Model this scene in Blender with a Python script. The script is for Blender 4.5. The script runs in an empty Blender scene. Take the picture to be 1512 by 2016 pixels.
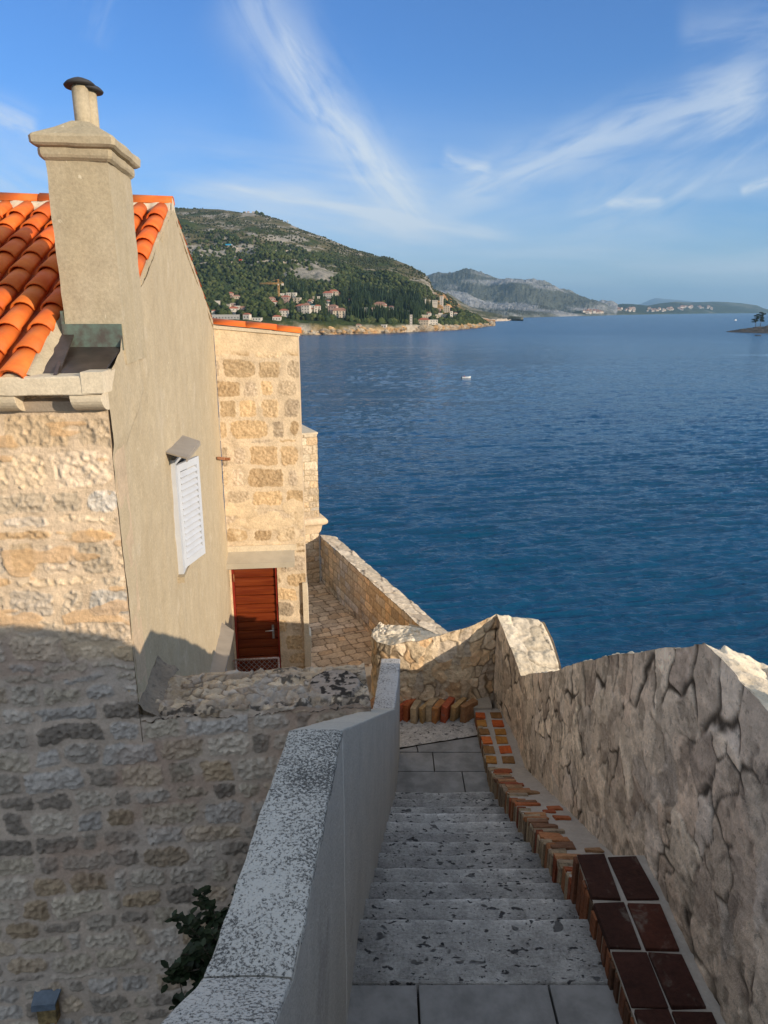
import bpy, math, random
import numpy as np
from mathutils import Vector, Matrix
sc = bpy.context.scene
COL = sc.collection
RAD = math.radians
PITCH = math.atan(396/1400.0); SP, CP = math.sin(PITCH), math.cos(PITCH)
SEA_Z = -30.0; HAZE_DENSITY = 0.000048
SKY_TINT = (0.34, 0.62, 1.08, 1); CLOUD_COL = (4.5, 4.9, 5.2, 1); SKY_STRENGTH = 0.115
# ---------------------------------------------------------------- camera
cam_d = bpy.data.cameras.new('camera'); cam = bpy.data.objects.new('camera', cam_d); COL.objects.link(cam)
cam.location = (0, 0, 0); cam.rotation_euler = (math.pi/2-PITCH, 0, 0)
cam_d.lens = 1400/2016*36; cam_d.sensor_width = 36; cam_d.clip_start = 0.05; cam_d.clip_end = 80000
sc.camera = cam
sc.view_settings.view_transform = 'Standard'; sc.view_settings.look = 'None'
sc.view_settings.exposure = 0.62; sc.view_settings.gamma = 1.0
# ---------------------------------------------------------------- sun
SUN = Vector((1.0, -0.68, 0.30)).normalized()
sd = bpy.data.lights.new('sun', 'SUN'); sd.energy = 3.7; sd.angle = RAD(0.5); sd.color = (1.0, 0.86, 0.68)
so = bpy.data.objects.new('sun', sd); COL.objects.link(so); so.rotation_euler = SUN.to_track_quat('Z', 'Y').to_euler()
so.location = (20, -12, 20)

# ---------------------------------------------------------------- projection helpers (photo pixel + a known depth or height -> world point)
def ray(px, py):
    u = (px-756)/1400; v = (1008-py)/1400
    return u, CP+v*SP, -SP+v*CP
def atY(px, py, Y):
    a, b, c = ray(px, py); k = Y/b; return (a*k, Y, c*k)
def atZ(px, py, Z):
    a, b, c = ray(px, py); k = Z/c; return (a*k, b*k, Z)
# ---------------------------------------------------------------- node helper
class NT:
    def __init__(s, tree): s.t = tree; s.n = tree.nodes; s.l = tree.links
    def new(s, typ, **kw):
        n = s.n.new(typ)
        for k, v in kw.items(): setattr(n, k, v)
        return n
    def put(s, sock, val):
        if val is None: return
        if hasattr(val, 'is_output') or isinstance(val, bpy.types.NodeSocket): s.l.new(val, sock)
        else:
            try: sock.default_value = val
            except Exception: sock.default_value = tuple(val)+(1,)
    def math(s, op, a, b=0.0, c=None, clamp=False):
        n = s.new('ShaderNodeMath', operation=op, use_clamp=clamp); s.put(n.inputs[0], a); s.put(n.inputs[1], b)
        if c is not None: s.put(n.inputs[2], c)
        return n.outputs[0]
    def noise(s, scale, detail=4, rough=.55, vec=None, dist=0.0, lac=2.0):
        n = s.new('ShaderNodeTexNoise'); n.inputs['Scale'].default_value = scale; n.inputs['Detail'].default_value = detail
        n.inputs['Roughness'].default_value = rough; n.inputs['Distortion'].default_value = dist; n.inputs['Lacunarity'].default_value = lac
        s.put(n.inputs['Vector'], vec); return n.outputs['Fac']
    def voro(s, scale, vec=None, feature='F1', rnd=1.0):
        n = s.new('ShaderNodeTexVoronoi', feature=feature); n.inputs['Scale'].default_value = scale
        n.inputs['Randomness'].default_value = rnd; s.put(n.inputs['Vector'], vec); return n
    def ramp(s, fac, stops, interp='LINEAR'):
        n = s.new('ShaderNodeValToRGB'); cr = n.color_ramp; cr.interpolation = interp
        while len(cr.elements) < len(stops): cr.elements.new(0.5)
        for e, (p, c) in zip(cr.elements, stops):
            e.position = p; e.color = (c, c, c, 1) if isinstance(c, (int, float)) else tuple(c)+(1,)
        s.put(n.inputs[0], fac); return n.outputs[0]
    def mix(s, fac, a, b, mode='MIX'):
        n = s.new('ShaderNodeMix', data_type='RGBA', blend_type=mode); s.put(n.inputs[0], fac)
        s.put(n.inputs[6], a); s.put(n.inputs[7], b); return n.outputs[2]
    def ss(s, x, a, b):
        n = s.new('ShaderNodeMapRange', interpolation_type='SMOOTHSTEP'); s.put(n.inputs[0], x)
        n.inputs[1].default_value = a; n.inputs[2].default_value = b; return n.outputs[0]
    def coord(s, scale=(1, 1, 1), rot=(0, 0, 0), kind='Object'):
        tc = s.new('ShaderNodeTexCoord'); mp = s.new('ShaderNodeMapping'); s.l.new(tc.outputs[kind], mp.inputs[0])
        mp.inputs['Scale'].default_value = scale; mp.inputs['Rotation'].default_value = rot; return mp.outputs[0]
    def bump(s, h, strength=.3, dist=.01, normal=None):
        n = s.new('ShaderNodeBump'); n.inputs['Strength'].default_value = strength; n.inputs['Distance'].default_value = dist
        s.put(n.inputs['Height'], h); s.put(n.inputs['Normal'], normal); return n.outputs[0]
def newmat(name):
    m = bpy.data.materials.new(name); m.use_nodes = True; nt = NT(m.node_tree)
    p = m.node_tree.nodes['Principled BSDF']; return m, nt, p
def rgb(r, g, b):   # sRGB 0-255 -> linear
    f = lambda c: ((c/255+.055)/1.055)**2.4 if c/255 > .04045 else c/255/12.92
    return (f(r), f(g), f(b))
# ---------------------------------------------------------------- world: Nishita + cirrus
W = bpy.data.worlds.new('World'); sc.world = W; W.use_nodes = True
wt = NT(W.node_tree)
bg = W.node_tree.nodes['Background']
sky = wt.new('ShaderNodeTexSky', sky_type='NISHITA', sun_disc=False, sun_elevation=math.asin(SUN.z), sun_rotation=math.atan2(SUN.x, SUN.y))
sky.altitude = 0; sky.air_density = 1.0; sky.dust_density = 0.4; sky.ozone_density = 1.6
tc = wt.new('ShaderNodeTexCoord'); sx = wt.new('ShaderNodeSeparateXYZ'); wt.l.new(tc.outputs['Generated'], sx.inputs[0])
X, Y, Z = sx.outputs
Yp = wt.math('MAXIMUM', Y, 0.05)
U = wt.math('DIVIDE', X, Yp); V = wt.math('DIVIDE', Z, Yp)
front = wt.ss(Y, 0.1, 0.4)
def uv_of(px, py):
    a, b, c = ray(px, py); return a/b, c/b
def stroke(p0, p1, width0, width1, noise_scale, stretch, thr, strength, seed, curve=0.0, fade0=.15, fade1=.15):
    """a wisp of cirrus between two directions of the sky"""
    (u0, v0), (u1, v1) = uv_of(*p0), uv_of(*p1)
    L = math.hypot(u1-u0, v1-v0); ang = math.atan2(v1-v0, u1-u0); ca, sa = math.cos(ang), math.sin(ang)
    du = wt.math('SUBTRACT', U, u0); dv = wt.math('SUBTRACT', V, v0)
    s_ = wt.math('MULTIPLY', wt.math('ADD', wt.math('MULTIPLY', du, ca), wt.math('MULTIPLY', dv, sa)), 1/L)
    t_ = wt.math('SUBTRACT', wt.math('MULTIPLY', dv, ca), wt.math('MULTIPLY', du, sa))
    if curve:
        q = wt.math('MULTIPLY', wt.math('MULTIPLY', s_, wt.math('SUBTRACT', 1.0, s_)), curve*4)
        t_ = wt.math('SUBTRACT', t_, q)
    cmb = wt.new('ShaderNodeCombineXYZ'); wt.put(cmb.inputs[0], wt.math('MULTIPLY', s_, L*noise_scale/stretch))
    wt.put(cmb.inputs[1], wt.math('MULTIPLY', t_, noise_scale)); cmb.inputs[2].default_value = seed
    nz = wt.noise(1.0, 6, .6, cmb.outputs[0], dist=.6)
    cm2 = wt.new('ShaderNodeCombineXYZ'); wt.put(cm2.inputs[0], wt.math('MULTIPLY', s_, L*9.0)); cm2.inputs[1].default_value = seed*3.1
    wob = wt.math('MULTIPLY', wt.math('SUBTRACT', wt.noise(1.0, 3, .5, cm2.outputs[0]), .5), width0*.9)
    t_ = wt.math('ADD', t_, wob)
    w_ = wt.math('ADD', wt.math('MULTIPLY', s_, width1-width0), width0)
    r_ = wt.math('DIVIDE', t_, wt.math('MAXIMUM', w_, .002))
    g = wt.math('POWER', 2.718, wt.math('MULTIPLY', wt.math('MULTIPLY', r_, r_), -1.0))
    e = wt.math('MULTIPLY', wt.ss(s_, -fade0*.2, fade0), wt.math('SUBTRACT', 1.0, wt.ss(s_, 1-fade1, 1+fade1*.3)))
    n2 = wt.ss(nz, thr, thr+.38)
    return wt.math('MULTIPLY', wt.math('MULTIPLY', wt.math('MULTIPLY', g, e), n2), strength)
strokes = [
 stroke((455, -60), (830, 440), .046, .034, 30, 3.5, .20, .42, 1.3, curve=-.012),
 stroke((540, 40), (835, 450), .022, .026, 60, 4, .26, .32, 8.3, curve=-.01),
 stroke((1560, 150), (860, 400), .034, .026, 40, 5, .24, .46, 2.7, curve=-.006),
 stroke((1540, 205), (1120, 440), .05, .03, 26, 4, .34, .42, 4.9, curve=.01),
 stroke((370, 355), (1030, 472), .004, .009, 60, 10, .2, .38, 6.1),
 stroke((865, 312), (970, 335), .012, .010, 50, 4, .30, .55, 7.7),
 stroke((-40, 215), (75, 260), .020, .016, 40, 4, .25, .55, 9.9),
 stroke((300, 330), (900, 460), .035, .06, 18, 7, .36, .42, 12.2),
 stroke((200, -30), (160, 80), .020, .02, 30, 5, .35, .28, 13.1),
 stroke((1455, 378), (1530, 350), .006, .006, 60, 4, .1, .45, 14.4),
 stroke((1190, 400), (1310, 398), .006, .006, 60, 6, .2, .5, 15.2),
 stroke((1330, 100), (1560, 60), .04, .05, 22, 6, .36, .28, 17.0),
 stroke((-40, 330), (120, 420), .05, .05, 22, 5, .32, .35, 18.0),
]
tot = strokes[0]
for s_ in strokes[1:]: tot = wt.math('ADD', tot, s_)
# thin high veil growing towards the horizon
cmb = wt.new('ShaderNodeCombineXYZ'); wt.put(cmb.inputs[0], wt.math('MULTIPLY', U, 2.2)); wt.put(cmb.inputs[1], wt.math('MULTIPLY', V, 13))
veil_n = wt.noise(1.0, 5, .55, cmb.outputs[0], dist=.4)
veil = wt.math('MULTIPLY', wt.math('MULTIPLY', wt.ss(veil_n, .18, .72), wt.math('SUBTRACT', 1.0, wt.ss(V, -.02, .30))), .80)
tot = wt.math('MINIMUM', wt.math('MULTIPLY', wt.math('ADD', tot, veil), front), .85)
skyc = wt.mix(1.0, sky.outputs[0], SKY_TINT, 'MULTIPLY')
# unseen bright cloud sheet overhead and behind the viewer, added to fill the shade
shn = wt.noise(3.0, 5, .55, tc.outputs['Generated'], dist=.4)
over = wt.math('MAXIMUM', wt.ss(Z, .44, .66), wt.math('SUBTRACT', 1.0, wt.ss(Y, -.25, .12)))
over = wt.math('MULTIPLY', over, wt.math('ADD', wt.math('MULTIPLY', shn, .35), .52), clamp=True)
tot = wt.math('MAXIMUM', tot, over)
cloudy = wt.mix(tot, skyc, CLOUD_COL)
wt.l.new(cloudy, bg.inputs[0]); bg.inputs[1].default_value = SKY_STRENGTH
# ================================================================ numpy noise
def _hash(ix, iy, iz, seed):
    h = (ix.astype(np.int64)*374761393 + iy.astype(np.int64)*668265263 + iz.astype(np.int64)*2147483647 + seed*974634777) & 0x7fffffff
    h = ((h ^ (h >> 13))*1274126177) & 0x7fffffff
    h = (h ^ (h >> 16)) & 0x7fffffff
    return (h % 100003)/100003.0
def vnoise(x, y, z=None, seed=0):
    x = np.asarray(x, float); y = np.asarray(y, float)
    z = np.zeros_like(x) if z is None else np.asarray(z, float)
    ix, iy, iz = np.floor(x), np.floor(y), np.floor(z)
    fx, fy, fz = x-ix, y-iy, z-iz
    fx, fy, fz = [f*f*f*(f*(f*6-15)+10) for f in (fx, fy, fz)]
    ix, iy, iz = ix.astype(int), iy.astype(int), iz.astype(int)
    def H(a, b, c): return _hash(ix+a, iy+b, iz+c, seed)
    l = lambda a, b, t: a+(b-a)*t
    v0 = l(l(H(0,0,0), H(1,0,0), fx), l(H(0,1,0), H(1,1,0), fx), fy)
    if not np.any(fz): return v0*2-1
    v1 = l(l(H(0,0,1), H(1,0,1), fx), l(H(0,1,1), H(1,1,1), fx), fy)
    return l(v0, v1, fz)*2-1
def fbm(x, y, z=None, oct=4, seed=0, rough=.5):
    a, s, t = 1.0, 0.0, 0.0
    for i in range(oct):
        f = 2.0**i
        s = s + a*vnoise(x*f, y*f, None if z is None else z*f, seed+i*17); t += a; a *= rough
    return s/t
def ridged(x, y, oct=4, seed=0, rough=.55):
    a, s, t = 1.0, 0.0, 0.0
    for i in range(oct):
        f = 2.0**i; s = s+a*(1-np.abs(vnoise(x*f, y*f, None, seed+i*17))*2); t += a; a *= rough
    return s/t
def smooth(x, a, b):
    t = np.clip((x-a)/(b-a), 0, 1); return t*t*(3-2*t)
# ================================================================ object helpers
MATS = {}; DEFCOL = {'mortar': (.40, .35, .29), 'weathered_limestone': (.55, .46, .34), 'rubble_stone': (.45, .39, .31), 'paving_stone': (.45, .37, .28), 'parapet_capping': (.6, .54, .43)}
class Root:
    """an Empty at a thing's base"""
    def __init__(s, name, loc, rz, label, cat, group=None):
        o = bpy.data.objects.new(name, None); COL.objects.link(o); o.location = loc; o.rotation_euler = (0, 0, rz)
        o.empty_display_size = .1; o['label'] = label; o['category'] = cat
        if group: o['group'] = group
        s.o = o; s.inv = (Matrix.Translation(loc) @ Matrix.Rotation(rz, 4, 'Z')).inverted()
def tag(o, label=None, cat=None, group=None, kind=None):
    for k, v in (('label', label), ('category', cat), ('group', group), ('kind', kind)):
        if v: o[k] = v
    return o
class MB:
    """collects world-space geometry for ONE mesh"""
    def __init__(s): s.v = []; s.f = []; s.mi = []; s.c = []; s.n = 0; s.sm = []
    def add(s, v, f, mi=0, col=None, smooth=False):
        v = np.asarray(v, float).reshape(-1, 3); s.v.append(v)
        for q in f: s.f.append(tuple(int(i)+s.n for i in q))
        s.mi += [mi]*len(f); s.sm += [smooth]*len(f)
        c = np.tile([1., 1., 1., 0.], (len(v), 1)) if col is None else np.hstack([np.broadcast_to(np.asarray(col, float).reshape(-1, 3), (len(v), 3)), np.ones((len(v), 1))])
        s.c.append(c); s.n += len(v); return s
    def box(s, c, size, rz=0, mi=0, col=None, frame=None, jit=0):
        x, y, z = [d/2 for d in size]
        p = np.array([(-x,-y,-z),(x,-y,-z),(x,y,-z),(-x,y,-z),(-x,-y,z),(x,-y,z),(x,y,z),(-x,y,z)], float)
        if jit: p += np.array([[random.uniform(-jit, jit) for _ in range(3)] for _ in range(8)])
        if frame is not None: p = p @ np.array(frame)       # rows: local axes in world
        elif rz:
            ca, sa = math.cos(rz), math.sin(rz); p = np.stack([p[:,0]*ca-p[:,1]*sa, p[:,0]*sa+p[:,1]*ca, p[:,2]], 1)
        return s.add(p+np.array(c, float), [(0,3,2,1),(4,5,6,7),(0,1,5,4),(1,2,6,5),(2,3,7,6),(3,0,4,7)], mi, col)
    def hexa(s, p, mi=0, col=None):   # 8 corners: bottom 4 ccw, top 4 ccw
        return s.add(p, [(0,3,2,1),(4,5,6,7),(0,1,5,4),(1,2,6,5),(2,3,7,6),(3,0,4,7)], mi, col)
    def prism(s, poly, z0, z1, mi=0, col=None):
        n = len(poly); z0 = z0 if hasattr(z0, '__len__') else [z0]*n; z1 = z1 if hasattr(z1, '__len__') else [z1]*n
        v = [(x, y, z) for (x, y), z in zip(poly, z0)]+[(x, y, z) for (x, y), z in zip(poly, z1)]
        f = [tuple(range(n))[::-1], tuple(range(n, 2*n))]+[(i, (i+1) % n, n+(i+1) % n, n+i) for i in range(n)]
        return s.add(v, f, mi, col)
    def lathe(s, c, prof, n=20, mi=0, col=None, axis=None, smooth=True):
        v = []; f = []
        for r, z in prof:
            for i in range(n): a = 2*math.pi*i/n; v.append((r*math.cos(a), r*math.sin(a), z))
        for j in range(len(prof)-1):
            for i in range(n): f.append((j*n+i, j*n+(i+1) % n, (j+1)*n+(i+1) % n, (j+1)*n+i))
        f.append(tuple(range(n))[::-1]); f.append(tuple(range((len(prof)-1)*n, len(prof)*n)))
        v = np.array(v)
        if axis is not None:
            R = np.array(Vector(axis).to_track_quat('Z', 'Y').to_matrix()); v = v @ R.T
        return s.add(v+np.array(c, float), f, mi, col, smooth)
    def tube(s, p0, p1, r, n=8, mi=0, col=None, r1=None):
        p0 = Vector(p0); p1 = Vector(p1); d = p1-p0
        return s.lathe(p0, [(r, 0), (r if r1 is None else r1, d.length)], n, mi, col, axis=d)
    def grid(s, P, mi=0, col=None, flip=False, smooth=True):
        """P: (r,c,3)"""
        r, c = P.shape[:2]; i = np.arange((r-1)*c).reshape(r-1, c)[:, :-1].ravel()
        q = np.stack([i, i+1, i+1+c, i+c], 1)
        if flip: q = q[:, ::-1]
        base = s.n; s.v.append(P.reshape(-1, 3)); s.f.append(('Q', q+base)); s.mi.append(('Q', mi, len(q), smooth)); s.sm.append(None)
        cc = np.tile([1., 1., 1., 0. if col is None else 1.], (r*c, 1))
        if col is not None: cc[:, :3] = np.asarray(col, float).reshape(-1, 3)
        s.c.append(cc); s.n += r*c; return s
    def build(s, name, mats, parent=None, bevel=0, inv=None, autosmooth=None):
        mats = mats if isinstance(mats, (list, tuple)) else [mats]
        V = np.vstack(s.v); 
        if isinstance(parent, Root): M = np.array(parent.inv); V = V @ M[:3, :3].T+M[:3, 3]; par = parent.o
        elif parent is not None: par = parent; M = np.array(inv) if inv is not None else np.array(par['_inv']).reshape(4, 4) if '_inv' in par else None; V = V if M is None else V @ M[:3, :3].T+M[:3, 3]
        else: par = None
        loops = []; starts = []; tot = []; mi = []; sm = []; k = 0; mq = iter(s.mi); 
        mi_list = s.mi; idx = 0; sidx = 0
        for f in s.f:
            if isinstance(f[0], str):
                q = f[1]; loops.append(q.ravel()); n = len(q); starts.append(np.arange(n)*4+k); tot.append(np.full(n, 4)); k += n*4
                _, m_, cnt, sm_ = mi_list[idx]; mi.append(np.full(n, m_)); sm.append(np.full(n, sm_)); idx += 1; sidx += 1
            else:
                loops.append(np.array(f)); starts.append(np.array([k])); tot.append(np.array([len(f)])); k += len(f)
                mi.append(np.array([mi_list[idx]])); sm.append(np.array([bool(s.sm[sidx])])); idx += 1; sidx += 1
        loops = np.concatenate(loops); starts = np.concatenate(starts); tot = np.concatenate(tot); mi = np.concatenate(mi); sm = np.concatenate(sm)
        me = bpy.data.meshes.new(name); me.vertices.add(len(V)); me.vertices.foreach_set('co', V.astype(np.float32).ravel())
        me.loops.add(len(loops)); me.loops.foreach_set('vertex_index', loops.astype(np.int32))
        me.polygons.add(len(starts)); me.polygons.foreach_set('loop_start', starts.astype(np.int32)); me.polygons.foreach_set('loop_total', tot.astype(np.int32))
        me.polygons.foreach_set('material_index', mi.astype(np.int32)); me.polygons.foreach_set('use_smooth', sm.astype(bool))
        C_ = np.vstack(s.c); nd = C_[:, 3] == 0; C_[nd, :3] = DEFCOL.get(mats[0].name, (1, 1, 1)); C_[:, 3] = 1
        at = me.color_attributes.new('Col', 'FLOAT_COLOR', 'POINT'); at.data.foreach_set('color', C_.astype(np.float32).ravel())
        me.update(); me.validate()
        for m in mats: me.materials.append(m)
        o = bpy.data.objects.new(name, me); COL.objects.link(o)
        if par is not None: o.parent = par
        if bevel:
            b = o.modifiers.new('bevel', 'BEVEL'); b.width = bevel; b.segments = 2; b.limit_method = 'ANGLE'; b.angle_limit = RAD(35)
        return o
def part(mb, name, mats, root, **kw): return mb.build(name, mats, root, **kw)
def sub(mb, name, mats, root, parent_obj, **kw):     # a sub-part: same local frame as its part
    o = mb.build(name, mats, root, **kw); o.parent = parent_obj; return o
# ================================================================ materials
def attr_stone(name, fine=60, bump=.5, bd=.006, var=.35, rough=.9, stain=None, spots=0.0, spot_scale=40, streak=0, warm=True):
    m, nt, p = newmat(name); a = nt.new('ShaderNodeAttribute', attribute_name='Col'); co = nt.coord()
    n1 = nt.noise(fine, 6, .65, co); n2 = nt.noise(fine*.18, 4, .6, co)
    v = nt.math('ADD', nt.math('MULTIPLY', nt.math('SUBTRACT', n1, .5), var*1.6), nt.math('MULTIPLY', nt.math('SUBTRACT', n2, .5), var*1.6))
    v = nt.math('ADD', v, 1.0)
    cmb = nt.new('ShaderNodeCombineColor'); [nt.put(cmb.inputs[i], v) for i in range(3)]
    c = nt.mix(1.0, a.outputs['Color'], cmb.outputs[0], 'MULTIPLY')
    if warm: c = nt.mix(1.0, c, (1.06, .965, .86, 1), 'MULTIPLY')
    if stain: c = nt.mix(nt.math('MULTIPLY', nt.ss(nt.noise(stain[1], 5, .65, co, dist=.5), stain[2], stain[2]+.18), stain[3]), c, stain[0]+(1,))
    if spots:
        vn = nt.noise(spot_scale, 4, .7, nt.coord(scale=(1, 1, 1)), dist=.4)
        c = nt.mix(nt.math('MULTIPLY', nt.ss(vn, .57, .64), spots), c, (.035, .033, .03, 1))
    nt.l.new(c, p.inputs['Base Color']); p.inputs['Roughness'].default_value = rough
    p.inputs['Specular IOR Level'].default_value = .2
    h = nt.math('ADD', n1, nt.math('MULTIPLY', nt.noise(fine*3.3, 3, .6, co), .4))
    nt.l.new(nt.bump(h, bump, bd), p.inputs['Normal']); return m
def plain(name, col, rough=.6, metal=0, bump=0, bscale=60, var=.15, vscale=8, spec=.4, bd=.004, col2=None):
    m, nt, p = newmat(name); co = nt.coord()
    n = nt.noise(vscale, 5, .6, co)
    c2 = col2 if col2 else tuple(c*(1-var*1.6) for c in col)
    c = nt.mix(nt.ss(n, .3, .7), tuple(col)+(1,), tuple(c2)+(1,))
    nt.l.new(c, p.inputs['Base Color']); p.inputs['Roughness'].default_value = rough; p.inputs['Metallic'].default_value = metal
    p.inputs['Specular IOR Level'].default_value = spec
    if bump: nt.l.new(nt.bump(nt.noise(bscale, 4, .6, co), bump, bd), p.inputs['Normal'])
    return m
M = MATS
M['stone'] = attr_stone('weathered_limestone', 34, .7, .012, .42)
M['rubble'] = attr_stone('rubble_stone', 26, .8, .014, .5, spots=.35, spot_scale=22)
M['paving'] = attr_stone('paving_stone', 30, .5, .006, .35)
M['capstone'] = attr_stone('parapet_capping', 40, .7, .010, .45, spots=.30, spot_scale=55)
M['step'] = attr_stone('pitted_limestone', 60, .9, .010, .75, warm=False)
def _pits(m, scale, thr, fac):
    nt = NT(m.node_tree); p = m.node_tree.nodes['Principled BSDF']; src = p.inputs['Base Color'].links[0].from_socket
    co = nt.coord(scale=(1, 1.5, 1)); n = nt.noise(scale, 2, .5, co, dist=.25); mask = nt.ss(n, thr, thr+.05)
    c = nt.mix(nt.math('MULTIPLY', mask, fac), src, (.03, .03, .034, 1)); nt.l.new(c, p.inputs['Base Color'])
    nrm = p.inputs['Normal'].links[0].from_socket
    # tooling marks across the tread
    tool = nt.noise(1.0, 3, .7, nt.coord(scale=(18, 130, 18)))
    b = nt.bump(nt.math('SUBTRACT', nt.math('MULTIPLY', tool, .35), nt.math('MULTIPLY', mask, 1.2)), .9, .009, nrm); nt.l.new(b, p.inputs['Normal'])
_pits(M['step'], 19, .635, .9); _pits(M['step'], 43, .66, .8); _pits(M['step'], 9, .665, .75)
M['slab'] = plain('smooth_limestone_slab', (.27, .26, .25), .75, bump=.35, bscale=45, var=.25, vscale=6, bd=.004)
# plaster of the gable and chimney
def plaster(name, c1, c2, c3, bump=.25, streak=True, scale=55):
    m, nt, p = newmat(name); co = nt.coord()
    st = nt.noise(1.0, 5, .65, nt.coord(scale=(3.2, 3.2, .9)), dist=.5); bl = nt.noise(2.1, 6, .62, co, dist=.4); fi = nt.noise(scale, 4, .65, co)
    c = nt.mix(nt.ss(st, .30, .72), c1+(1,), c2+(1,)); c = nt.mix(nt.math('MULTIPLY', nt.ss(bl, .56, .74), .75), c, c3+(1,))
    f = nt.math('ADD', nt.math('MULTIPLY', nt.math('SUBTRACT', fi, .5), .7), nt.math('ADD', .82, nt.math('MULTIPLY', nt.noise(6.5, 6, .68, co, dist=.5), .36)))
    sc_w = nt.ss(nt.noise(17, 5, .6, nt.coord(scale=(1, 1, .45)), dist=1.2), .67, .70); c = nt.mix(nt.math('MULTIPLY', sc_w, .45), c, tuple(min(.75, k*1.5) for k in c3)+(1,))
    cmb = nt.new('ShaderNodeCombineColor'); [nt.put(cmb.inputs[i], f) for i in range(3)]
    c = nt.mix(1.0, c, cmb.outputs[0], 'MULTIPLY'); nt.l.new(c, p.inputs['Base Color'])
    p.inputs['Roughness'].default_value = .92; p.inputs['Specular IOR Level'].default_value = .15
    h = nt.math('ADD', fi, nt.math('MULTIPLY', bl, 2.5)); nt.l.new(nt.bump(h, bump, .01), p.inputs['Normal']); return m
M['plaster'] = plaster('sand_coloured_render', (.45, .36, .235), (.49, .40, .27), (.55, .46, .33))
M['plaster_chimney'] = plaster('chimney_render', (.42, .34, .22), (.46, .38, .26), (.52, .44, .32))
M['render_pale'] = plaster('pale_render', (.62, .51, .36), (.68, .57, .41), (.58, .46, .30))
M['parapet_render'] = plaster('grey_cement_render', (.40, .375, .33), (.44, .41, .355), (.27, .25, .22), scale=80, bump=.6)
# speckled parapet capping
def lichen(name, base, dark, thr, scale, patch=True):
    m, nt, p = newmat(name); co = nt.coord()
    n = nt.noise(scale, 5, .72, co, dist=.3); big = nt.noise(1.7, 4, .6, co)
    t = nt.math('ADD', n, nt.math('MULTIPLY', nt.math('SUBTRACT', big, .5), .62 if patch else .1))
    tint = nt.mix(nt.noise(9, 4, .6, co), base+(1,), tuple(c*.78 for c in base)+(1,))
    c = nt.mix(nt.math('MULTIPLY', nt.ss(t, thr-.02, thr+.10), .86), tint, dark+(1,))
    nt.l.new(c, p.inputs['Base Color']); p.inputs['Roughness'].default_value = .9; p.inputs['Specular IOR Level'].default_value = .2
    nt.l.new(nt.bump(nt.math('SUBTRACT', nt.noise(scale*.7, 4, .6, co), nt.ss(t, thr, thr+.05)), .6, .006), p.inputs['Normal']); return m
M['lichen'] = lichen('speckled_lichen_capping', (.54, .515, .46), (.03, .029, .028), .497, 115)
M['lichen_far'] = lichen('speckled_stone_capping', (.50, .48, .46), (.07, .065, .06), .56, 60)
# roof tile
def tile_mat(name, c1, c2, c3):
    m, nt, p = newmat(name); co = nt.coord(); a = nt.new('ShaderNodeAttribute', attribute_name='Col')
    c = nt.mix(nt.ss(nt.noise(5, 5, .6, co), .35, .68), c1+(1,), c2+(1,)); c = nt.mix(nt.math('MULTIPLY', nt.ss(nt.noise(22, 5, .7, co), .6, .75), .5), c, c3+(1,))
    c = nt.mix(1.0, c, a.outputs['Color'], 'MULTIPLY')
    nt.l.new(c, p.inputs['Base Color']); p.inputs['Roughness'].default_value = .62; p.inputs['Specular IOR Level'].default_value = .3
    nt.l.new(nt.bump(nt.noise(70, 3, .6, co), .2, .003), p.inputs['Normal']); return m
M['tile'] = tile_mat('terracotta_tile', (.66, .125, .018), (.78, .19, .03), (.50, .11, .03))
M['coping_tile'] = tile_mat('orange_coping_tile', (.80, .15, .018), (.86, .19, .025), (.7, .14, .03))
M['brick'] = attr_stone('old_brick', 38, .9, .010, .8, stain=((.20, .17, .14), 7, .56, .6))
M['mortar'] = attr_stone('mortar', 50, .6, .006, .3)
M['white'] = plain('white_painted_wood', (.56, .57, .59), .45, var=.05)
M['metal_hood'] = plain('beige_sheet_metal', (.36, .31, .25), .5, var=.12, vscale=4, bump=.05)
M['cream_metal'] = plain('cream_sheet_metal', (.52, .45, .34), .5, var=.1, vscale=4)
M['copper'] = plain('brown_copper_sheet', (.115, .085, .07), .42, .55, var=.3, vscale=7, bump=.1, bscale=12)
M['patina'] = plain('copper_with_green_patina', (.10, .085, .07), .55, .25, vscale=14, col2=(.14, .19, .15))
M['dark_clay'] = plain('sooty_clay', (.045, .043, .045), .7, bump=.5, bscale=40)
M['dark'] = plain('dark_interior', (.01, .01, .01), .9)
M['steel'] = plain('brushed_steel', (.55, .54, .52), .35, .9)
M['rust'] = plain('rusty_iron', (.26, .085, .03), .8, .2, bump=.4, col2=(.42, .2, .1), vscale=30)
M['wire'] = plain('galvanised_wire', (.42, .40, .38), .5, .6)
M['rusty_white'] = plain('flaking_white_paint', (.55, .50, .45), .7, bump=.4, col2=(.28, .1, .04), vscale=60)
def door_mat():
    m, nt, p = newmat('varnished_mahogany_boards'); co = nt.coord(scale=(1.2, 1.2, 22))
    c = nt.mix(nt.ss(nt.noise(1.5, 5, .6, co), .3, .7), (.13, .018, .005, 1), (.22, .044, .010, 1))
    nt.l.new(c, p.inputs['Base Color']); p.inputs['Roughness'].default_value = .35; p.inputs['Specular IOR Level'].default_value = .4
    nt.l.new(nt.bump(nt.noise(3, 3, .6, co), .1, .003), p.inputs['Normal']); return m
M['door'] = door_mat()
M['door_edge'] = plain('red_door_frame', (.30, .03, .015), .4)
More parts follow.
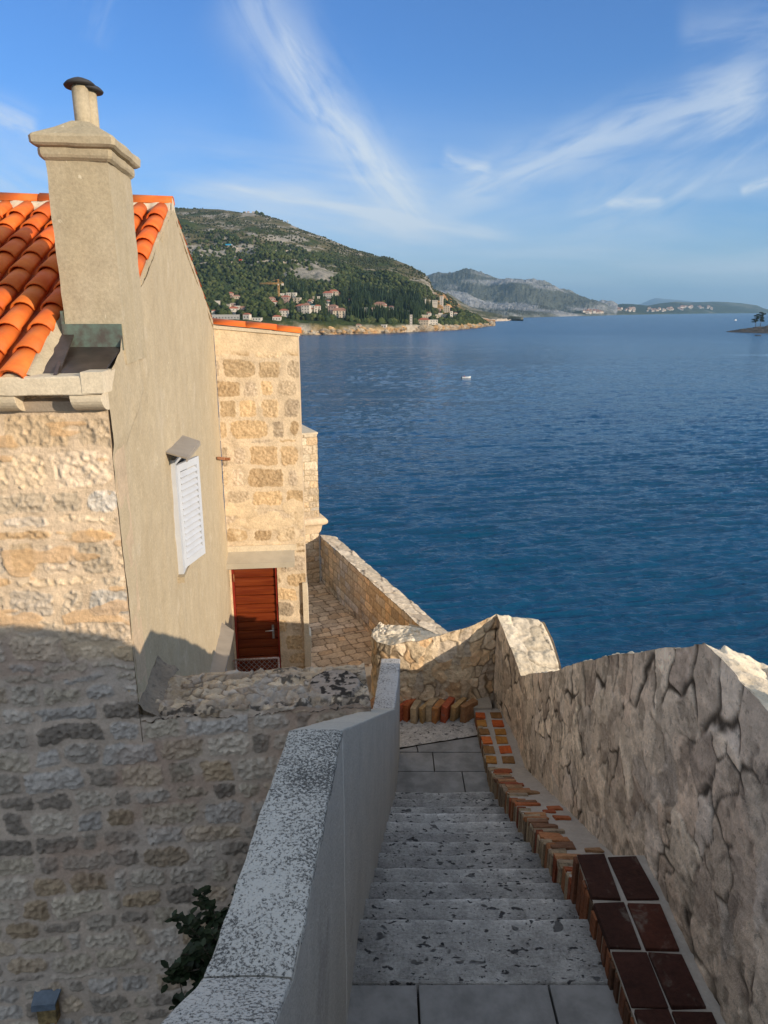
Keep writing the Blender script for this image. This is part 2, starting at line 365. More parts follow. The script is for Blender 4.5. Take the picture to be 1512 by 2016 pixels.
# ================================================================ masonry generators
class Coursed:
    """irregular courses of roughly squared stones in mortar"""
    def __init__(s, u0, u1, v0, v1, seed, row=(.16, .26), wid=(.16, .42), gap=(.008, .03), corner=.03, thin=.12, warp=.012, pal=None, mortar=(.5, .42, .33), bulge=.02, rough=.012, rows=None):
        R = random.Random(seed); s.seed = seed; s.warp = warp; s.mortar = np.array(mortar); s.bulge = bulge; s.rough = rough
        vs = [v0]
        while vs[-1] < v1: vs.append(vs[-1]+(R.uniform(*row) if R.random() > thin else R.uniform(.07, .11)))
        s.vs = np.array(vs); s.rows = []; pal = pal or [(.5, .45, .36)]
        for j in range(len(vs)-1):
            us = [u0-R.uniform(0, .3)]; st = []
            while us[-1] < u1:
                w = R.uniform(*wid)*(1.35 if R.random() < .2 else 1); us.append(us[-1]+w)
                c = np.array(pal[R.randrange(len(pal))])*R.uniform(.8, 1.18)
                st.append((R.uniform(*gap), R.uniform(*gap), R.uniform(.5, 1.2), c[0], c[1], c[2], R.uniform(-.3, .3), corner*R.uniform(.6, 1.6)))
            s.rows.append((np.array(us), np.array(st+[st[-1]])))
    def __call__(s, u, v):
        sd = s.seed; w = s.warp
        uu = u+fbm(u*5, v*5, oct=3, seed=sd)*w*2.2+fbm(u*25, v*25, oct=2, seed=sd+5)*w*.7; vv = v+fbm(u*4, v*6, oct=3, seed=sd+9)*w*2.4+fbm(u*25, v*25, oct=2, seed=sd+7)*w*.7
        j = np.clip(np.searchsorted(s.vs, vv, side='right')-1, 0, len(s.rows)-1)
        d = np.zeros_like(u); hs = np.zeros_like(u); col = np.zeros(u.shape+(3,)); tilt = np.zeros_like(u); idr = np.zeros_like(u)
        for r in range(len(s.rows)):
            m = j == r
            if not m.any(): continue
            us, st = s.rows[r]; i = np.clip(np.searchsorted(us, uu[m], side='right')-1, 0, len(us)-2); q = st[i]
            du = np.minimum(uu[m]-us[i], us[i+1]-uu[m])-q[:, 0]; dv = np.minimum(vv[m]-s.vs[r], s.vs[r+1]-vv[m])-q[:, 1]*.8
            cr = q[:, 7]; dd = np.minimum(du, dv); k = (du < cr) & (dv < cr)
            dd[k] = (cr-np.hypot(np.maximum(cr-du, 0), np.maximum(cr-dv, 0)))[k]
            d[m] = dd; hs[m] = q[:, 2]; col[m] = q[:, 3:6]; tilt[m] = q[:, 6]*(uu[m]-(us[i]+us[i+1])/2)*.12; idr[m] = i*31+r*7
        a = smooth(d, -.002, .012); b = smooth(d, 0, .05)
        n = fbm(u*34+idr, v*34, oct=4, seed=sd+3); n2 = fbm(u*7, v*7, oct=3, seed=sd+13)
        h = a*(s.bulge*(.35+.65*b)*hs+tilt+n*s.rough)+(1-a)*(n2*.006)
        cr_ = smooth(-np.abs(fbm(u*9+idr, v*13, oct=3, seed=sd+21)), -.05, 0)*a
        h = h-cr_*.4*s.rough
        mc = s.mortar*(1+.18*n2[..., None])
        c = mc*(1-a[..., None])+(col*(1+.30*n[..., None]))*a[..., None]
        return h, np.clip(c, .01, .95), a
class Rubble:
    """random rubble: jittered Voronoi stones"""
    def __init__(s, seed, su, sv, pal, crack=(.06, .05, .04), gap=.006, bulge=.015, rough=.012, flat=.6, warp=.02, tilt=.15, fade=False, depth=.006):
        s.depth = depth; s.tilt = tilt; s.fade = fade; s.seed = seed; s.su = su; s.sv = sv; s.pal = np.array(pal); s.crack = np.array(crack); s.gap = gap; s.bulge = bulge; s.rough = rough; s.flat = flat; s.warp = warp
    def __call__(s, u, v):
        sd = s.seed
        U_ = (u+fbm(u*4, v*4, oct=3, seed=sd+1)*s.warp*2)/s.su; V_ = (v+fbm(u*4, v*4, oct=3, seed=sd+2)*s.warp*2)/s.sv
        iu = np.floor(U_).astype(int); iv = np.floor(V_).astype(int)
        F1 = np.full(u.shape, 9.); F2 = np.full(u.shape, 9.); ID = np.zeros(u.shape); CX = np.zeros(u.shape); CY = np.zeros(u.shape)
        for a in (-1, 0, 1, 2, -2):
            for b in (-1, 0, 1):
                cu, cv = iu+a, iv+b; z = np.zeros_like(cu)
                px = cu+.1+.8*_hash(cu, cv, z, sd+11)+.5*(cv % 2)-.25; py = cv+.15+.7*_hash(cu, cv, z, sd+12)
                wgt = .8+.4*_hash(cu, cv, z, sd+14)
                dd = np.hypot(U_-px, V_-py)*wgt; ids = _hash(cu, cv, z, sd+13)
                n = dd < F1; F2 = np.where(n, F1, np.minimum(F2, dd)); ID = np.where(n, ids, ID); CX = np.where(n, U_-px, CX); CY = np.where(n, V_-py, CY); F1 = np.where(n, dd, F1)
        e = (F2-F1)*.5*min(s.su, s.sv)-s.gap*(.4+1.2*(fbm(u*3, v*3, oct=2, seed=sd+40)*.5+.5))
        a = smooth(e, -.003, .008); b = smooth(e, 0, .04)
        n = fbm(u*18+ID*50, v*18, oct=4, seed=sd+3)
        k = (ID*len(s.pal)).astype(int) % len(s.pal); col = s.pal[k]*(.78+.44*((ID*97.3) % 1))[..., None]
        tl = (((ID*57.1) % 1)-.5)*CX*s.su+(((ID*71.9) % 1)-.5)*CY*s.sv
        if s.fade: a0 = smooth(fbm(u*2.6+5, v*2.6, oct=3, seed=sd+60), -.22, .12); a = 1-(1-a)*a0
        h = a*(s.bulge*(s.flat+(1-s.flat)*b)*(.5+((ID*37.7) % 1))+n*s.rough+tl*s.tilt)-(1-a)*s.depth
        c = s.crack*(1-a[..., None])+col*(1+.28*n[..., None])*a[..., None]
        return h, np.clip(c, .01, .95), a
def wallpatch(mb, O, ud, nrm, us, vfun0, vfun1, nv, gen, mi=0, scale_h=1.0, vdir=(0, 0, 1), edge_taper=None, post=None):
    """displaced masonry sheet: point = O + ud*u + vdir*v + nrm*h ; u list, v between vfun0(u) and vfun1(u)"""
    us = np.asarray(us, float); t = np.linspace(0, 1, nv)
    a = np.array([vfun0(x) for x in us]); b = np.array([vfun1(x) for x in us])
    V_ = a[None, :]+(b-a)[None, :]*t[:, None]; U_ = np.broadcast_to(us[None, :], V_.shape).copy()
    h, c, m_ = gen(U_, V_)
    if post is not None: h, c = post(U_, V_, h, c, m_)
    h = h*scale_h
    O, ud, nrm, vd = [np.array(q, float) for q in (O, ud, nrm, vdir)]
    P = O+U_[..., None]*ud+V_[..., None]*vd+h[..., None]*nrm
    mb.grid(P, mi, c, flip=bool(np.dot(np.cross(ud, vd), nrm) < 0)); return P
random.seed(7)
# ================================================================ HOUSE frame
F0 = (-1.744, 4.5); HA = math.atan2(.107, .994)
ex = np.array([math.cos(HA), math.sin(HA), 0]); ey = np.array([-math.sin(HA), math.cos(HA), 0])
HFR = [tuple(ex), tuple(ey), (0, 0, 1)]
def H(lx, ly, z): return (F0[0]+lx*ex[0]+ly*ey[0], F0[1]+lx*ex[1]+ly*ey[1], z)
def hbox(mb, x0, x1, y0, y1, z0, z1, mi=0, col=None):
    p = [H(x0, y0, z0), H(x1, y0, z0), H(x1, y1, z0), H(x0, y1, z0), H(x0, y0, z1), H(x1, y0, z1), H(x1, y1, z1), H(x0, y1, z1)]
    return mb.hexa(p, mi, col)
HB = -6.0
house = Root('house', H(0, 0, HB), HA, 'stone house with sand rendered gable, orange barrel tile roof and a tall chimney', 'house')
SLOPE = .438; RIDGE_Y = 3.02; RIDGE_Z = .965
def roofz(ly): return RIDGE_Z-SLOPE*abs(RIDGE_Y-ly)
# --- stone facade (upper, house) --------------------------------------------------
PAL_A = [(.60, .50, .37), (.57, .48, .36), (.62, .53, .42), (.58, .56, .52), (.60, .54, .46), (.58, .47, .33), (.64, .56, .45), (.54, .47, .37), (.60, .44, .27)]
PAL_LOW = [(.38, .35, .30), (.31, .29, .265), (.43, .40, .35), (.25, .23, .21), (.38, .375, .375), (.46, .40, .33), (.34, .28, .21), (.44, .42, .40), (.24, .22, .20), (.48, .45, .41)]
genA = Coursed(-5.8, 2.0, -2.45, -.3, 11, row=(.17, .26), wid=(.18, .46), gap=(.010, .026), corner=.04, thin=.2, pal=PAL_A, mortar=(.62, .515, .39), bulge=.005, rough=.018, warp=.014)
genL = Coursed(-5.8, 2.0, -6.2, -2.2, 23, row=(.14, .24), wid=(.13, .40), gap=(.008, .030), corner=.04, thin=.12, pal=PAL_LOW, mortar=(.46, .41, .37), bulge=.014, rough=.021, warp=.020)
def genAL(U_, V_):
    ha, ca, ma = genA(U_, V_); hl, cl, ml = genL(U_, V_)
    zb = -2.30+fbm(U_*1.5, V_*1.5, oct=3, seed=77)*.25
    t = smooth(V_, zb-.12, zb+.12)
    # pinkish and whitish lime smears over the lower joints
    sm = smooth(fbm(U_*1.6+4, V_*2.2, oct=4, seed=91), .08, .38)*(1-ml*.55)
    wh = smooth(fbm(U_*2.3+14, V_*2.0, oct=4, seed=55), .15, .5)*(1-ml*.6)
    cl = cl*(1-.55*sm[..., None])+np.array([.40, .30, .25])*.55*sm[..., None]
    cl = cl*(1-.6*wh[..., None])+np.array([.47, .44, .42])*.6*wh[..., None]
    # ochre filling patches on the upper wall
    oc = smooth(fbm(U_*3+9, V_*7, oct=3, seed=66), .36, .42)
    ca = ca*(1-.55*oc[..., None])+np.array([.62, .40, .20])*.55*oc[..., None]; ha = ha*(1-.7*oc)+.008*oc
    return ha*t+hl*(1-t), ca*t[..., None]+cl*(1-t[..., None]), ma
exn = -ey
mb = MB()
us = np.arange(-2.3, .001, .0085)
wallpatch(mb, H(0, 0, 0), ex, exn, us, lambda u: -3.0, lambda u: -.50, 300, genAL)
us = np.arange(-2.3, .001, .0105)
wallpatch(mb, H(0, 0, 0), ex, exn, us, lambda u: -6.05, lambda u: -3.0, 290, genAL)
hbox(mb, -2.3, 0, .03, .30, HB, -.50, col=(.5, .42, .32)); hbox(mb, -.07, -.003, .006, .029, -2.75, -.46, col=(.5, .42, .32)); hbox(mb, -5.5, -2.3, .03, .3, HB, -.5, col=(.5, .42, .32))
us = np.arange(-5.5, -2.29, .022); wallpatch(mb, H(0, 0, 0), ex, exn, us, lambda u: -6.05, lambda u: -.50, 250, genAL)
facade = part(mb, 'stone_facade', M['stone'], house)
# --- gable wall in render ---------------------------------------------------------
mb = MB()
def gable_poly():
    return [(-.02, HB), (5.66, HB), (5.66, roofz(5.66)-.02), (RIDGE_Y, RIDGE_Z-.01), (1.15, roofz(1.15)-.01), (.28, roofz(.28)+.0), (.05, -.37), (-.02, -.42)]
gp = [(max(y, .034), z) for y, z in gable_poly()]; T = .28
# slightly uneven hand-floated face
ny, nz = 230, 260
ly = np.linspace(.0, 5.66, ny)
def gtop(y):
    pts = [(-.02, -.42), (.05, -.39), (.42, -.26), (.52, roofz(.52)-.02), (1.15, roofz(1.15)-.01), (RIDGE_Y, RIDGE_Z-.01), (5.66, roofz(5.66)-.02)]
    return float(np.interp(y, [p[0] for p in pts], [p[1] for p in pts]))
tops = np.array([gtop(y) for y in ly]); tt = np.linspace(0, 1, nz)
LY = np.broadcast_to(ly[None], (nz, ny)); ZZ = HB+(tops-HB)[None]*tt[:, None]
hh = fbm(LY*1.3, ZZ*1.3, oct=4, seed=5)*.022+fbm(LY*9, ZZ*9, oct=3, seed=6)*.004
# the newer, prouder coat of render below the chimney, with a ragged edge
edge = .98+.16*fbm(ZZ*2.2, ZZ*0, oct=4, seed=8)-.30*smooth(ZZ, -.55, -1.0)-.72*smooth(ZZ, -.55, -1.25)
coat = smooth(edge-LY, -.012, .012)*smooth(ZZ, -.95, -.8)
hh = hh+coat*.02
Pg = np.stack([F0[0]+(hh)*ex[0]+LY*ey[0], F0[1]+hh*ex[1]+LY*ey[1], ZZ], -1)
mb.grid(Pg, 0, flip=False)
# body behind the face
gb = [(y, z-(.16 if y < 1.2 else .03)) for y, z in gp]; v = [H(-.02, y, z) for y, z in gb]+[H(-T, y, z) for y, z in gb]; n = len(gp)
mb.add(v, [tuple(range(n)), tuple(range(n, 2*n))[::-1]]+[(i, n+i, n+(i+1) % n, (i+1) % n) for i in range(n)])
gable = part(mb, 'gable_wall', M['plaster'], house)
# cream edge of mortar along both verges
mb = MB()
for (y0, z0), (y1, z1) in (((1.15, roofz(1.15)+.0), (RIDGE_Y, RIDGE_Z)), ((RIDGE_Y, RIDGE_Z), (5.66, roofz(5.66)))):
    N = 26
    for i in range(N):
        a = i/N; b = (i+1)/N; ya, yb = y0+(y1-y0)*a, y0+(y1-y0)*b; za, zb = z0+(z1-z0)*a, z0+(z1-z0)*b; j = random.uniform(-.006, .006)
        mb.hexa([H(-.05, ya, za-.06), H(.006+j, ya, za-.06), H(.006+j, yb, zb-.06), H(-.05, yb, zb-.06), H(-.05, ya, za+.034+j), H(.004+j, ya, za+.018), H(.004+j, yb, zb+.018), H(-.05, yb, zb+.034+j)])
part(mb, 'verge_mortar', M['plaster'], house)
mb = MB(); hbox(mb, -5.5, -.3, 5.4, 5.65, HB, roofz(5.66)-.05); hbox(mb, -5.5, -5.3, .3, 5.4, HB, -.5)
part(mb, 'rear_wall', M['render_pale'], house)
# --- roof -------------------------------------------------------------------------
al = math.atan(SLOPE); up = np.array([0, math.cos(al), math.sin(al)]); nr = np.array([0, -math.sin(al), math.cos(al)])
def RP(lx, s, n, side=1):   # s along slope from the ridge downwards, n normal to the slope
    y = RIDGE_Y-side*(s*math.cos(al)) ; z = RIDGE_Z-s*math.sin(al)+n*math.cos(al); y -= side*n*math.sin(al)
    return np.array(H(lx, y, z))
SL = (RIDGE_Y+.16)/math.cos(al)
mb = MB()
def slab(mb, x0, x1, s0, s1, n0, n1, side=1, col=None):
    P_ = [RP(x0, s0, n0, side), RP(x1, s0, n0, side), RP(x1, s1, n0, side), RP(x0, s1, n0, side), RP(x0, s0, n1, side), RP(x1, s0, n1, side), RP(x1, s1, n1, side), RP(x0, s1, n1, side)]
    if side == 1: P_ = [P_[i] for i in (3, 2, 1, 0, 7, 6, 5, 4)]
    mb.hexa(P_, 0, col)
slab(mb, -5.5, -.03, 0, SL-.06, -.22, -.15); slab(mb, -5.5, -.03, 0, 2.98, -.16, -.05, -1)
deck = part(mb, 'roof_deck', M['mortar'], house)
def barrel(mb, lx, s_top, s_bot, r0, r1, n_top, n_bot, side=1, convex=True, seg=9, th=.014, col=None):
    A = np.linspace(0, math.pi, seg) if convex else np.linspace(math.pi, 2*math.pi, seg)
    rings = []
    for s_, r_, n_ in ((s_top, r0, n_top), (s_bot, r1, n_bot)):
        rings.append([RP(lx+r_*math.cos(a), s_, n_+r_*math.sin(a)*(.85 if convex else .8), side) for a in A])
    for s_, r_, n_ in ((s_bot, r1-th, n_bot), (s_top, r0-th, n_top)):
        rings.append([RP(lx+r_*math.cos(a), s_, n_+r_*math.sin(a)*(.85 if convex else .8), side) for a in A])
    v = np.array([p for r in rings for p in r]); f = []
    for k in range(4):
        k2 = (k+1) % 4
        for i in range(seg-1): f.append((k*seg+i, k*seg+i+1, k2*seg+i+1, k2*seg+i))
    for i in (0, seg-1): f.append(tuple(k*seg+i for k in range(4)))
    n0 = mb.n; mb.add(v, f, 0, col, True)
mb = MB(); PITCHX = .205; LT = .335
eave_mb = MB()
for c in range(26):
    lx = -.09-c*PITCHX
    if lx < -5.4: break
    behind = lx > -.42
    smax = SL
    if behind: smax = (RIDGE_Y-1.16)/math.cos(al)
    k = 0; s0 = .07
    while s0 < smax-.05:
        s1 = min(s0+LT+.06, smax)
        g = random.uniform(.82, 1.12); col = (g*random.uniform(.97, 1.04), g*random.uniform(.9, 1.05), g*random.uniform(.8, 1.1))
        jx = random.uniform(-.005, .005)
        barrel(mb, lx+jx, s0-.02, s1, .070, .083, .012, .030+random.uniform(0, .006), 1, True, col=col)
        g2 = random.uniform(.7, .95)
        barrel(mb, lx-PITCHX/2+jx, s0-.02, s1, .076, .068, .035, .022, 1, False, col=(g2, g2*.95, g2*.9)) if not (behind and c == 0 and False) else None
        s0 += LT; k += 1
    if smax == SL:    # mortar plug in the open end of the eave tile
        v = [RP(lx+.06*math.cos(a), SL-.02, .018+.055*math.sin(a)*.85) for a in np.linspace(0, math.pi, 9)]+[RP(lx+.06*math.cos(a), SL-.06, .018+.055*math.sin(a)*.85) for a in np.linspace(0, math.pi, 9)]
        eave_mb = MB(); eave_mb.add(v, [tuple(range(9)), tuple(range(9, 18))[::-1]]+[(i, i+9, i+10, i+1) for i in range(8)]); part(eave_mb, 'eave_mortar', M['render_pale'], house)
tiles = part(mb, 'roof_tiles', M['tile'], house)
mb = MB()
for k in range(9):        # back slope verge row seen edge-on
    s0 = .05+k*LT
    for c in range(26):
        lx = -.07-c*PITCHX
        if s0+LT > 3.0: continue
        g = random.uniform(.7, 1.05); barrel(mb, lx, s0-.02, s0+LT+.05, .070, .083, .015, .032, -1, True, seg=6, col=(g, g*.95, g*.9))
part(mb, 'rear_roof_tiles', M['tile'], house)
mb = MB(); mm = MB(); x = .01
while x > -5.4:           # ridge tiles with a pale mortar bed
    L = .40; g = random.uniform(.88, 1.1)
    A = np.linspace(-.12, math.pi+.12, 11); v = []
    for (xx, r) in ((x, .082), (x-L-.03, .095), (x-L-.03, .08), (x, .068)):
        v += [H(xx, RIDGE_Y+r*math.cos(a)*1.05, RIDGE_Z+.045+r*math.sin(a)*.8) for a in A]
    f = []
    for k in range(4):
        k2 = (k+1) % 4; f += [(k*11+i, k*11+i+1, k2*11+i+1, k2*11+i) for i in range(10)]
    f += [tuple(k*11 for k in range(4)), tuple(k*11+10 for k in range(4))]
    mb.add(v, f, 0, (g, g, g), True)
    x -= L
us = np.linspace(-5.4, .0, 300)
for sgn in (-1, 1):
    prof = [(.10, -.075), (.135, -.045), (.115, .01), (.075, .05), (.0, .06)]
    P_ = np.array([[H(xx, RIDGE_Y+sgn*(a+.02*float(vnoise(xx*14, a*20))), RIDGE_Z+b+.012*float(vnoise(xx*17+3, a*30))) for xx in us] for a, b in prof]); mm.grid(P_, 0, flip=sgn > 0)
mm.add([H(.004, RIDGE_Y+y, RIDGE_Z+z) for y, z in ((-.12, -.06), (.12, -.06), (.09, .02), (.05, .075), (0, .1), (-.05, .075), (-.09, .02))], [(0, 1, 2, 3, 4, 5, 6)])
part(mb, 'ridge_tiles', M['tile'], house); part(mm, 'ridge_mortar', M['render_pale'], house)
# --- cornice and corbels ----------------------------------------------------------
mb = MB()
N = 90; xs = np.linspace(-5.5, .02, N*3); prof = [(.05, -.49), (-.172, -.488), (-.178, -.482), (-.181, -.44), (-.181, -.39), (-.174, -.380), (-.15, -.375), (.2, -.36)]
P_ = np.array([[H(x_, y_+.004*float(vnoise(x_*9, y_*60+z_*40)), z_+.004*float(vnoise(x_*8+5, z_*60))) for x_ in xs] for y_, z_ in prof]); mb.grid(P_, 0, flip=True, smooth=False)
mb.add([H(.02, y_, z_) for y_, z_ in prof], [tuple(range(len(prof)))])
# turned-up end block
hbox(mb, -.09, .035, -.185, .02, -.478, -.352)
cor = part(mb, 'cornice', M['render_pale'], house)
for x0, x1 in ((-.175, .012), (-.68, -.49), (-1.25, -1.06), (-1.8, -1.62)):
    mb = MB(); pr = [(.0, -.49), (-.165, -.49)]+[(-.165+.165*(1-math.cos(a))*.98, -.50-.10*math.sin(a)) for a in np.linspace(.1, math.pi/2, 8)]+[(.0, -.60)]
    n = len(pr); v = [H(x0, y_, z_) for y_, z_ in pr]+[H(x1, y_, z_) for y_, z_ in pr]
    mb.add(v, [tuple(range(n)), tuple(range(n, 2*n))[::-1]]+[(i, n+i, n+(i+1) % n, (i+1) % n) for i in range(n)])
    part(mb, 'corbel', M['render_pale'], house, bevel=.006)
# --- copper flashing in front and left of the chimney -------------------------------
CX0, CX1, CY0, CY1 = -.365, .022, .52, 1.15
mb = MB()
zf0, zf1 = -.235, roofz(-.12)+.035
v = [H(CX0-.0, .50, zf0), H(-.0, .50, zf0), H(.0, -.12, zf1-.02), H(-.255, -.12, zf1-.02)]
v2 = [(a, b, c-.012) for a, b, c in v]; mb.hexa([v2[3], v2[2], v2[1], v2[0], v[3], v[2], v[1], v[0]])
# valley sheet running down between the tiles and the chimney
z0 = roofz(1.3); 
v = [H(-.50, 1.3, z0+.0), H(CX0-.002, 1.3, z0-.03), H(-.255, -.12, zf1-.035), H(-.42, -.12, zf1-.035)]
v2 = [(a, b, c-.012) for a, b, c in v]; mb.hexa([v2[3], v2[2], v2[1], v2[0], v[3], v[2], v[1], v[0]])
# raised lip between the two sheets
v = [H(CX0-.012, .50, zf0+.02), H(CX0+.01, .50, zf0+.02), H(-.245, -.12, zf1+.005), H(-.265, -.12, zf1+.005)]
v2 = [(a, b, c-.07) for a, b, c in v]; mb.hexa([v2[3], v2[2], v2[1], v2[0], v[3], v[2], v[1], v[0]])
fl = part(mb, 'copper_flashing', M['copper'], house)
mb = MB(); hbox(mb, CX0-.012, CX1-.012, .494, .522, -.26, -.085); hbox(mb, CX0-.014, CX0+.0, .50, CY1, -.26, .0)
part(mb, 'flashing_upstand', M['patina'], house)
mb = MB()      # mortar fillet beside the last tile column
N = 40; ys = np.linspace(1.1, -.13, N)
P_ = np.array([[H(x_+.010*float(vnoise(y_*13, x_*40))-.05*max(0, y_), y_, roofz(y_)+z_) for y_ in ys] for x_, z_ in ((-.46, -.03), (-.435, .05), (-.405, .045), (-.365, .0), (-.35, -.03))]); mb.grid(P_, 0, flip=False)
part(mb, 'mortar_fillet', M['plaster'], house)
# --- chimney ------------------------------------------------------------------------
def rough_box(mb, x0, x1, y0, y1, z0, z1, amp=.006, n=16, seed=1, f=7):
    def J(P_):
        P_ = np.array(P_); q = P_*f
        for k in range(3): P_[..., k] += fbm(q[..., 0]+k*9, q[..., 1]+q[..., 2]*.7, q[..., 2], oct=3, seed=seed)*amp
        return P_
    def face(a, b, c, d):
        a, b, c, d = [np.array(q) for q in (a, b, c, d)]; s = np.linspace(0, 1, n)[None, :, None]; t = np.linspace(0, 1, n)[:, None, None]
        mb.grid(J((a*(1-s)+b*s)*(1-t)+(d*(1-s)+c*s)*t), 0)
    p = [H(x0, y0, z0), H(x1, y0, z0), H(x1, y1, z0), H(x0, y1, z0), H(x0, y0, z1), H(x1, y0, z1), H(x1, y1, z1), H(x0, y1, z1)]
    for a, b, c, d in ((3, 2, 1, 0), (4, 5, 6, 7), (0, 1, 5, 4), (1, 2, 6, 5), (2, 3, 7, 6), (3, 0, 4, 7)): face(p[a], p[b], p[c], p[d])
mb = MB(); rough_box(mb, CX0, CX1, CY0, CY1, -.35, .94, .010, 26, 3, 5)
chim = part(mb, 'chimney', M['plaster_chimney'], house)
def frustum(mb, o0, z0, o1, z1):
    def ring(o, z): return [H(CX0-o, CY0-o, z), H(CX1+o, CY0-o, z), H(CX1+o, CY1+o, z), H(CX0-o, CY1+o, z)]
    mb.hexa(ring(o0, z0)+ring(o1, z1))
mb = MB(); o_ = [(.006, .925), (.026, .94), (.032, .955), (.032, .985), (.026, .995), (.050, 1.002), (.066, 1.016), (.068, 1.055), (.056, 1.072), (-.05, 1.135), (-.13, 1.185)]
def ringP(o, z): 
    c_ = []
    cr = min(.02, abs(o)+.005)
    pts = [(CX0-o+cr, CY0-o), (CX1+o-cr, CY0-o), (CX1+o, CY0-o+cr), (CX1+o, CY1+o-cr), (CX1+o-cr, CY1+o), (CX0-o+cr, CY1+o), (CX0-o, CY1+o-cr), (CX0-o, CY0-o+cr)]
    out = []
    for i in range(8):
        a, b = pts[i], pts[(i+1) % 8]
        for t in np.linspace(0, 1, 8 if i % 2 == 0 else 2)[:-1]: out.append((a[0]+(b[0]-a[0])*t, a[1]+(b[1]-a[1])*t))
    return [H(x_+.006*float(vnoise(x_*12, y_*12+z*9, seed=4)), y_+.006*float(vnoise(x_*12+7, y_*12+z*9, seed=4)), z+.006*float(vnoise(x_*9+7, y_*9+z*20, seed=5))) for x_, y_ in out]
rg = [ringP(o, z) for o, z in o_]; n = len(rg[0]); v = [p for r in rg for p in r]; f = []
for k in range(len(rg)-1): f += [(k*n+i, k*n+(i+1) % n, (k+1)*n+(i+1) % n, (k+1)*n+i) for i in range(n)]
f += [tuple(range(n))[::-1], tuple(range((len(rg)-1)*n, len(rg)*n))]
mb.add(v, f, 0, None, False); sub(mb, 'chimney_cap', M['plaster_chimney'], house, chim)
pc = (CX0+CX1)/2+.005, (CY0+CY1)/2
for dx, dy, top, lean in ((-.014, -.03, 1.425, .0), (.020, .035, 1.415, .0)):
    mb = MB(); mb.lathe(H(pc[0]+dx, pc[1]+dy, 1.12), [(.054, 0), (.052, .1), (.053, top-1.12)], 22)
    sub(mb, 'flue_pipe', M['plaster_chimney'], house, chim)
    mb = MB(); mb.lathe(H(pc[0]+dx, pc[1]+dy, top-.002), [(.05, 0), (.094, .0), (.099, .010), (.082, .026), (.045, .044), (.012, .056), (.0, .058)], 26, axis=(.05*(1 if dx > 0 else -1.6), .04, 1)) 
    sub(mb, 'cowl', M['dark_clay'], house, chim)
# --- window with shutter on the gable -----------------------------------------------
def louvre_leaf(mb, o, d, n, w, h, th, slats):
    """o lower hinge corner, d along, n outwards; frame + tilted slats"""
    o = np.array(o, float); d = np.array(d, float); n_ = np.array(n, float); z = np.array([0, 0, 1.0])
    def bx(a0, a1, z0, z1, t0, t1):
        P_ = [o+d*a0+n_*t0+z*z0, o+d*a1+n_*t0+z*z0, o+d*a1+n_*t1+z*z0, o+d*a0+n_*t1+z*z0]; P_ += [q+z*(z1-z0) for q in P_]; 
        if np.dot(np.cross(d, n_), z) < 0: P_ = [P_[i] for i in (3, 2, 1, 0, 7, 6, 5, 4)]
        mb.hexa(P_)
    s = .055
    bx(0, s, 0, h, 0, th); bx(w-s, w, 0, h, 0, th); bx(s, w-s, 0, .08, .001, th-.001); bx(s, w-s, h-.07, h, .001, th-.001)
    z0, z1 = .08, h-.07; st = (z1-z0)/slats
    for i in range(slats):
        a = o+z*(z0+st*i); P_ = [a+d*s+n_*(th+.006), a+d*(w-s)+n_*(th+.006), a+d*(w-s)+n_*.0+z*st*.62, a+d*s+n_*.0+z*st*.62]
        P_ += [q+z*.006+n_*.004 for q in P_]; mb.hexa(P_)
Y0w = 6.36; l0 = (Y0w-F0[1])/ey[1]
lw0, lw1 = 1.88, 2.42
wz0, wz1 = -2.40, -1.30
mb = MB()
for a0, a1, z0, z1 in ((lw0-.055, lw0, wz0, wz1), (lw1, lw1+.05, wz0, wz1), (lw0, lw1, wz1-.05, wz1), (lw0, lw1, wz0, wz0+.045)):
    hbox(mb, -.02, .045, a0, a1, z0, z1)
win = part(mb, 'window', M['white'], house)
mb = MB(); hbox(mb, -.01, .024, lw0+.002, lw1-.002, wz0+.047, wz1-.052); sub(mb, 'pane', M['dark'], house, win)
mb = MB(); hbox(mb, -.01, .06, lw0-.12, lw1+.12, wz0-.06, wz0-.004); sub(mb, 'sill', M['plaster'], house, win)
mb = MB(); a = RAD(17); d = ey*math.cos(a)+ex*math.sin(a); nn = ex*math.cos(a)-ey*math.sin(a)
louvre_leaf(mb, H(.022, lw0+.0, wz0+.04), d, nn, .46, wz1-wz0-.10, .03, 14)
sub(mb, 'shutter', M['white'], house, win)
mb = MB(); P_ = [H(-.01, 1.66, -1.20), H(.19, 1.60, -1.25), H(.19, 2.44, -1.25), H(-.01, 2.55, -1.20)]; mb.hexa(P_+[(a, b, c+.014) for a, b, c in P_])
P_ = [H(.185, 1.60, -1.275), H(.193, 1.60, -1.275), H(.193, 2.44, -1.275), H(.185, 2.44, -1.275)]; mb.hexa(P_+[(a, b, c+.026) for a, b, c in P_])
hood = sub(mb, 'rain_hood', M['metal_hood'], house, win)
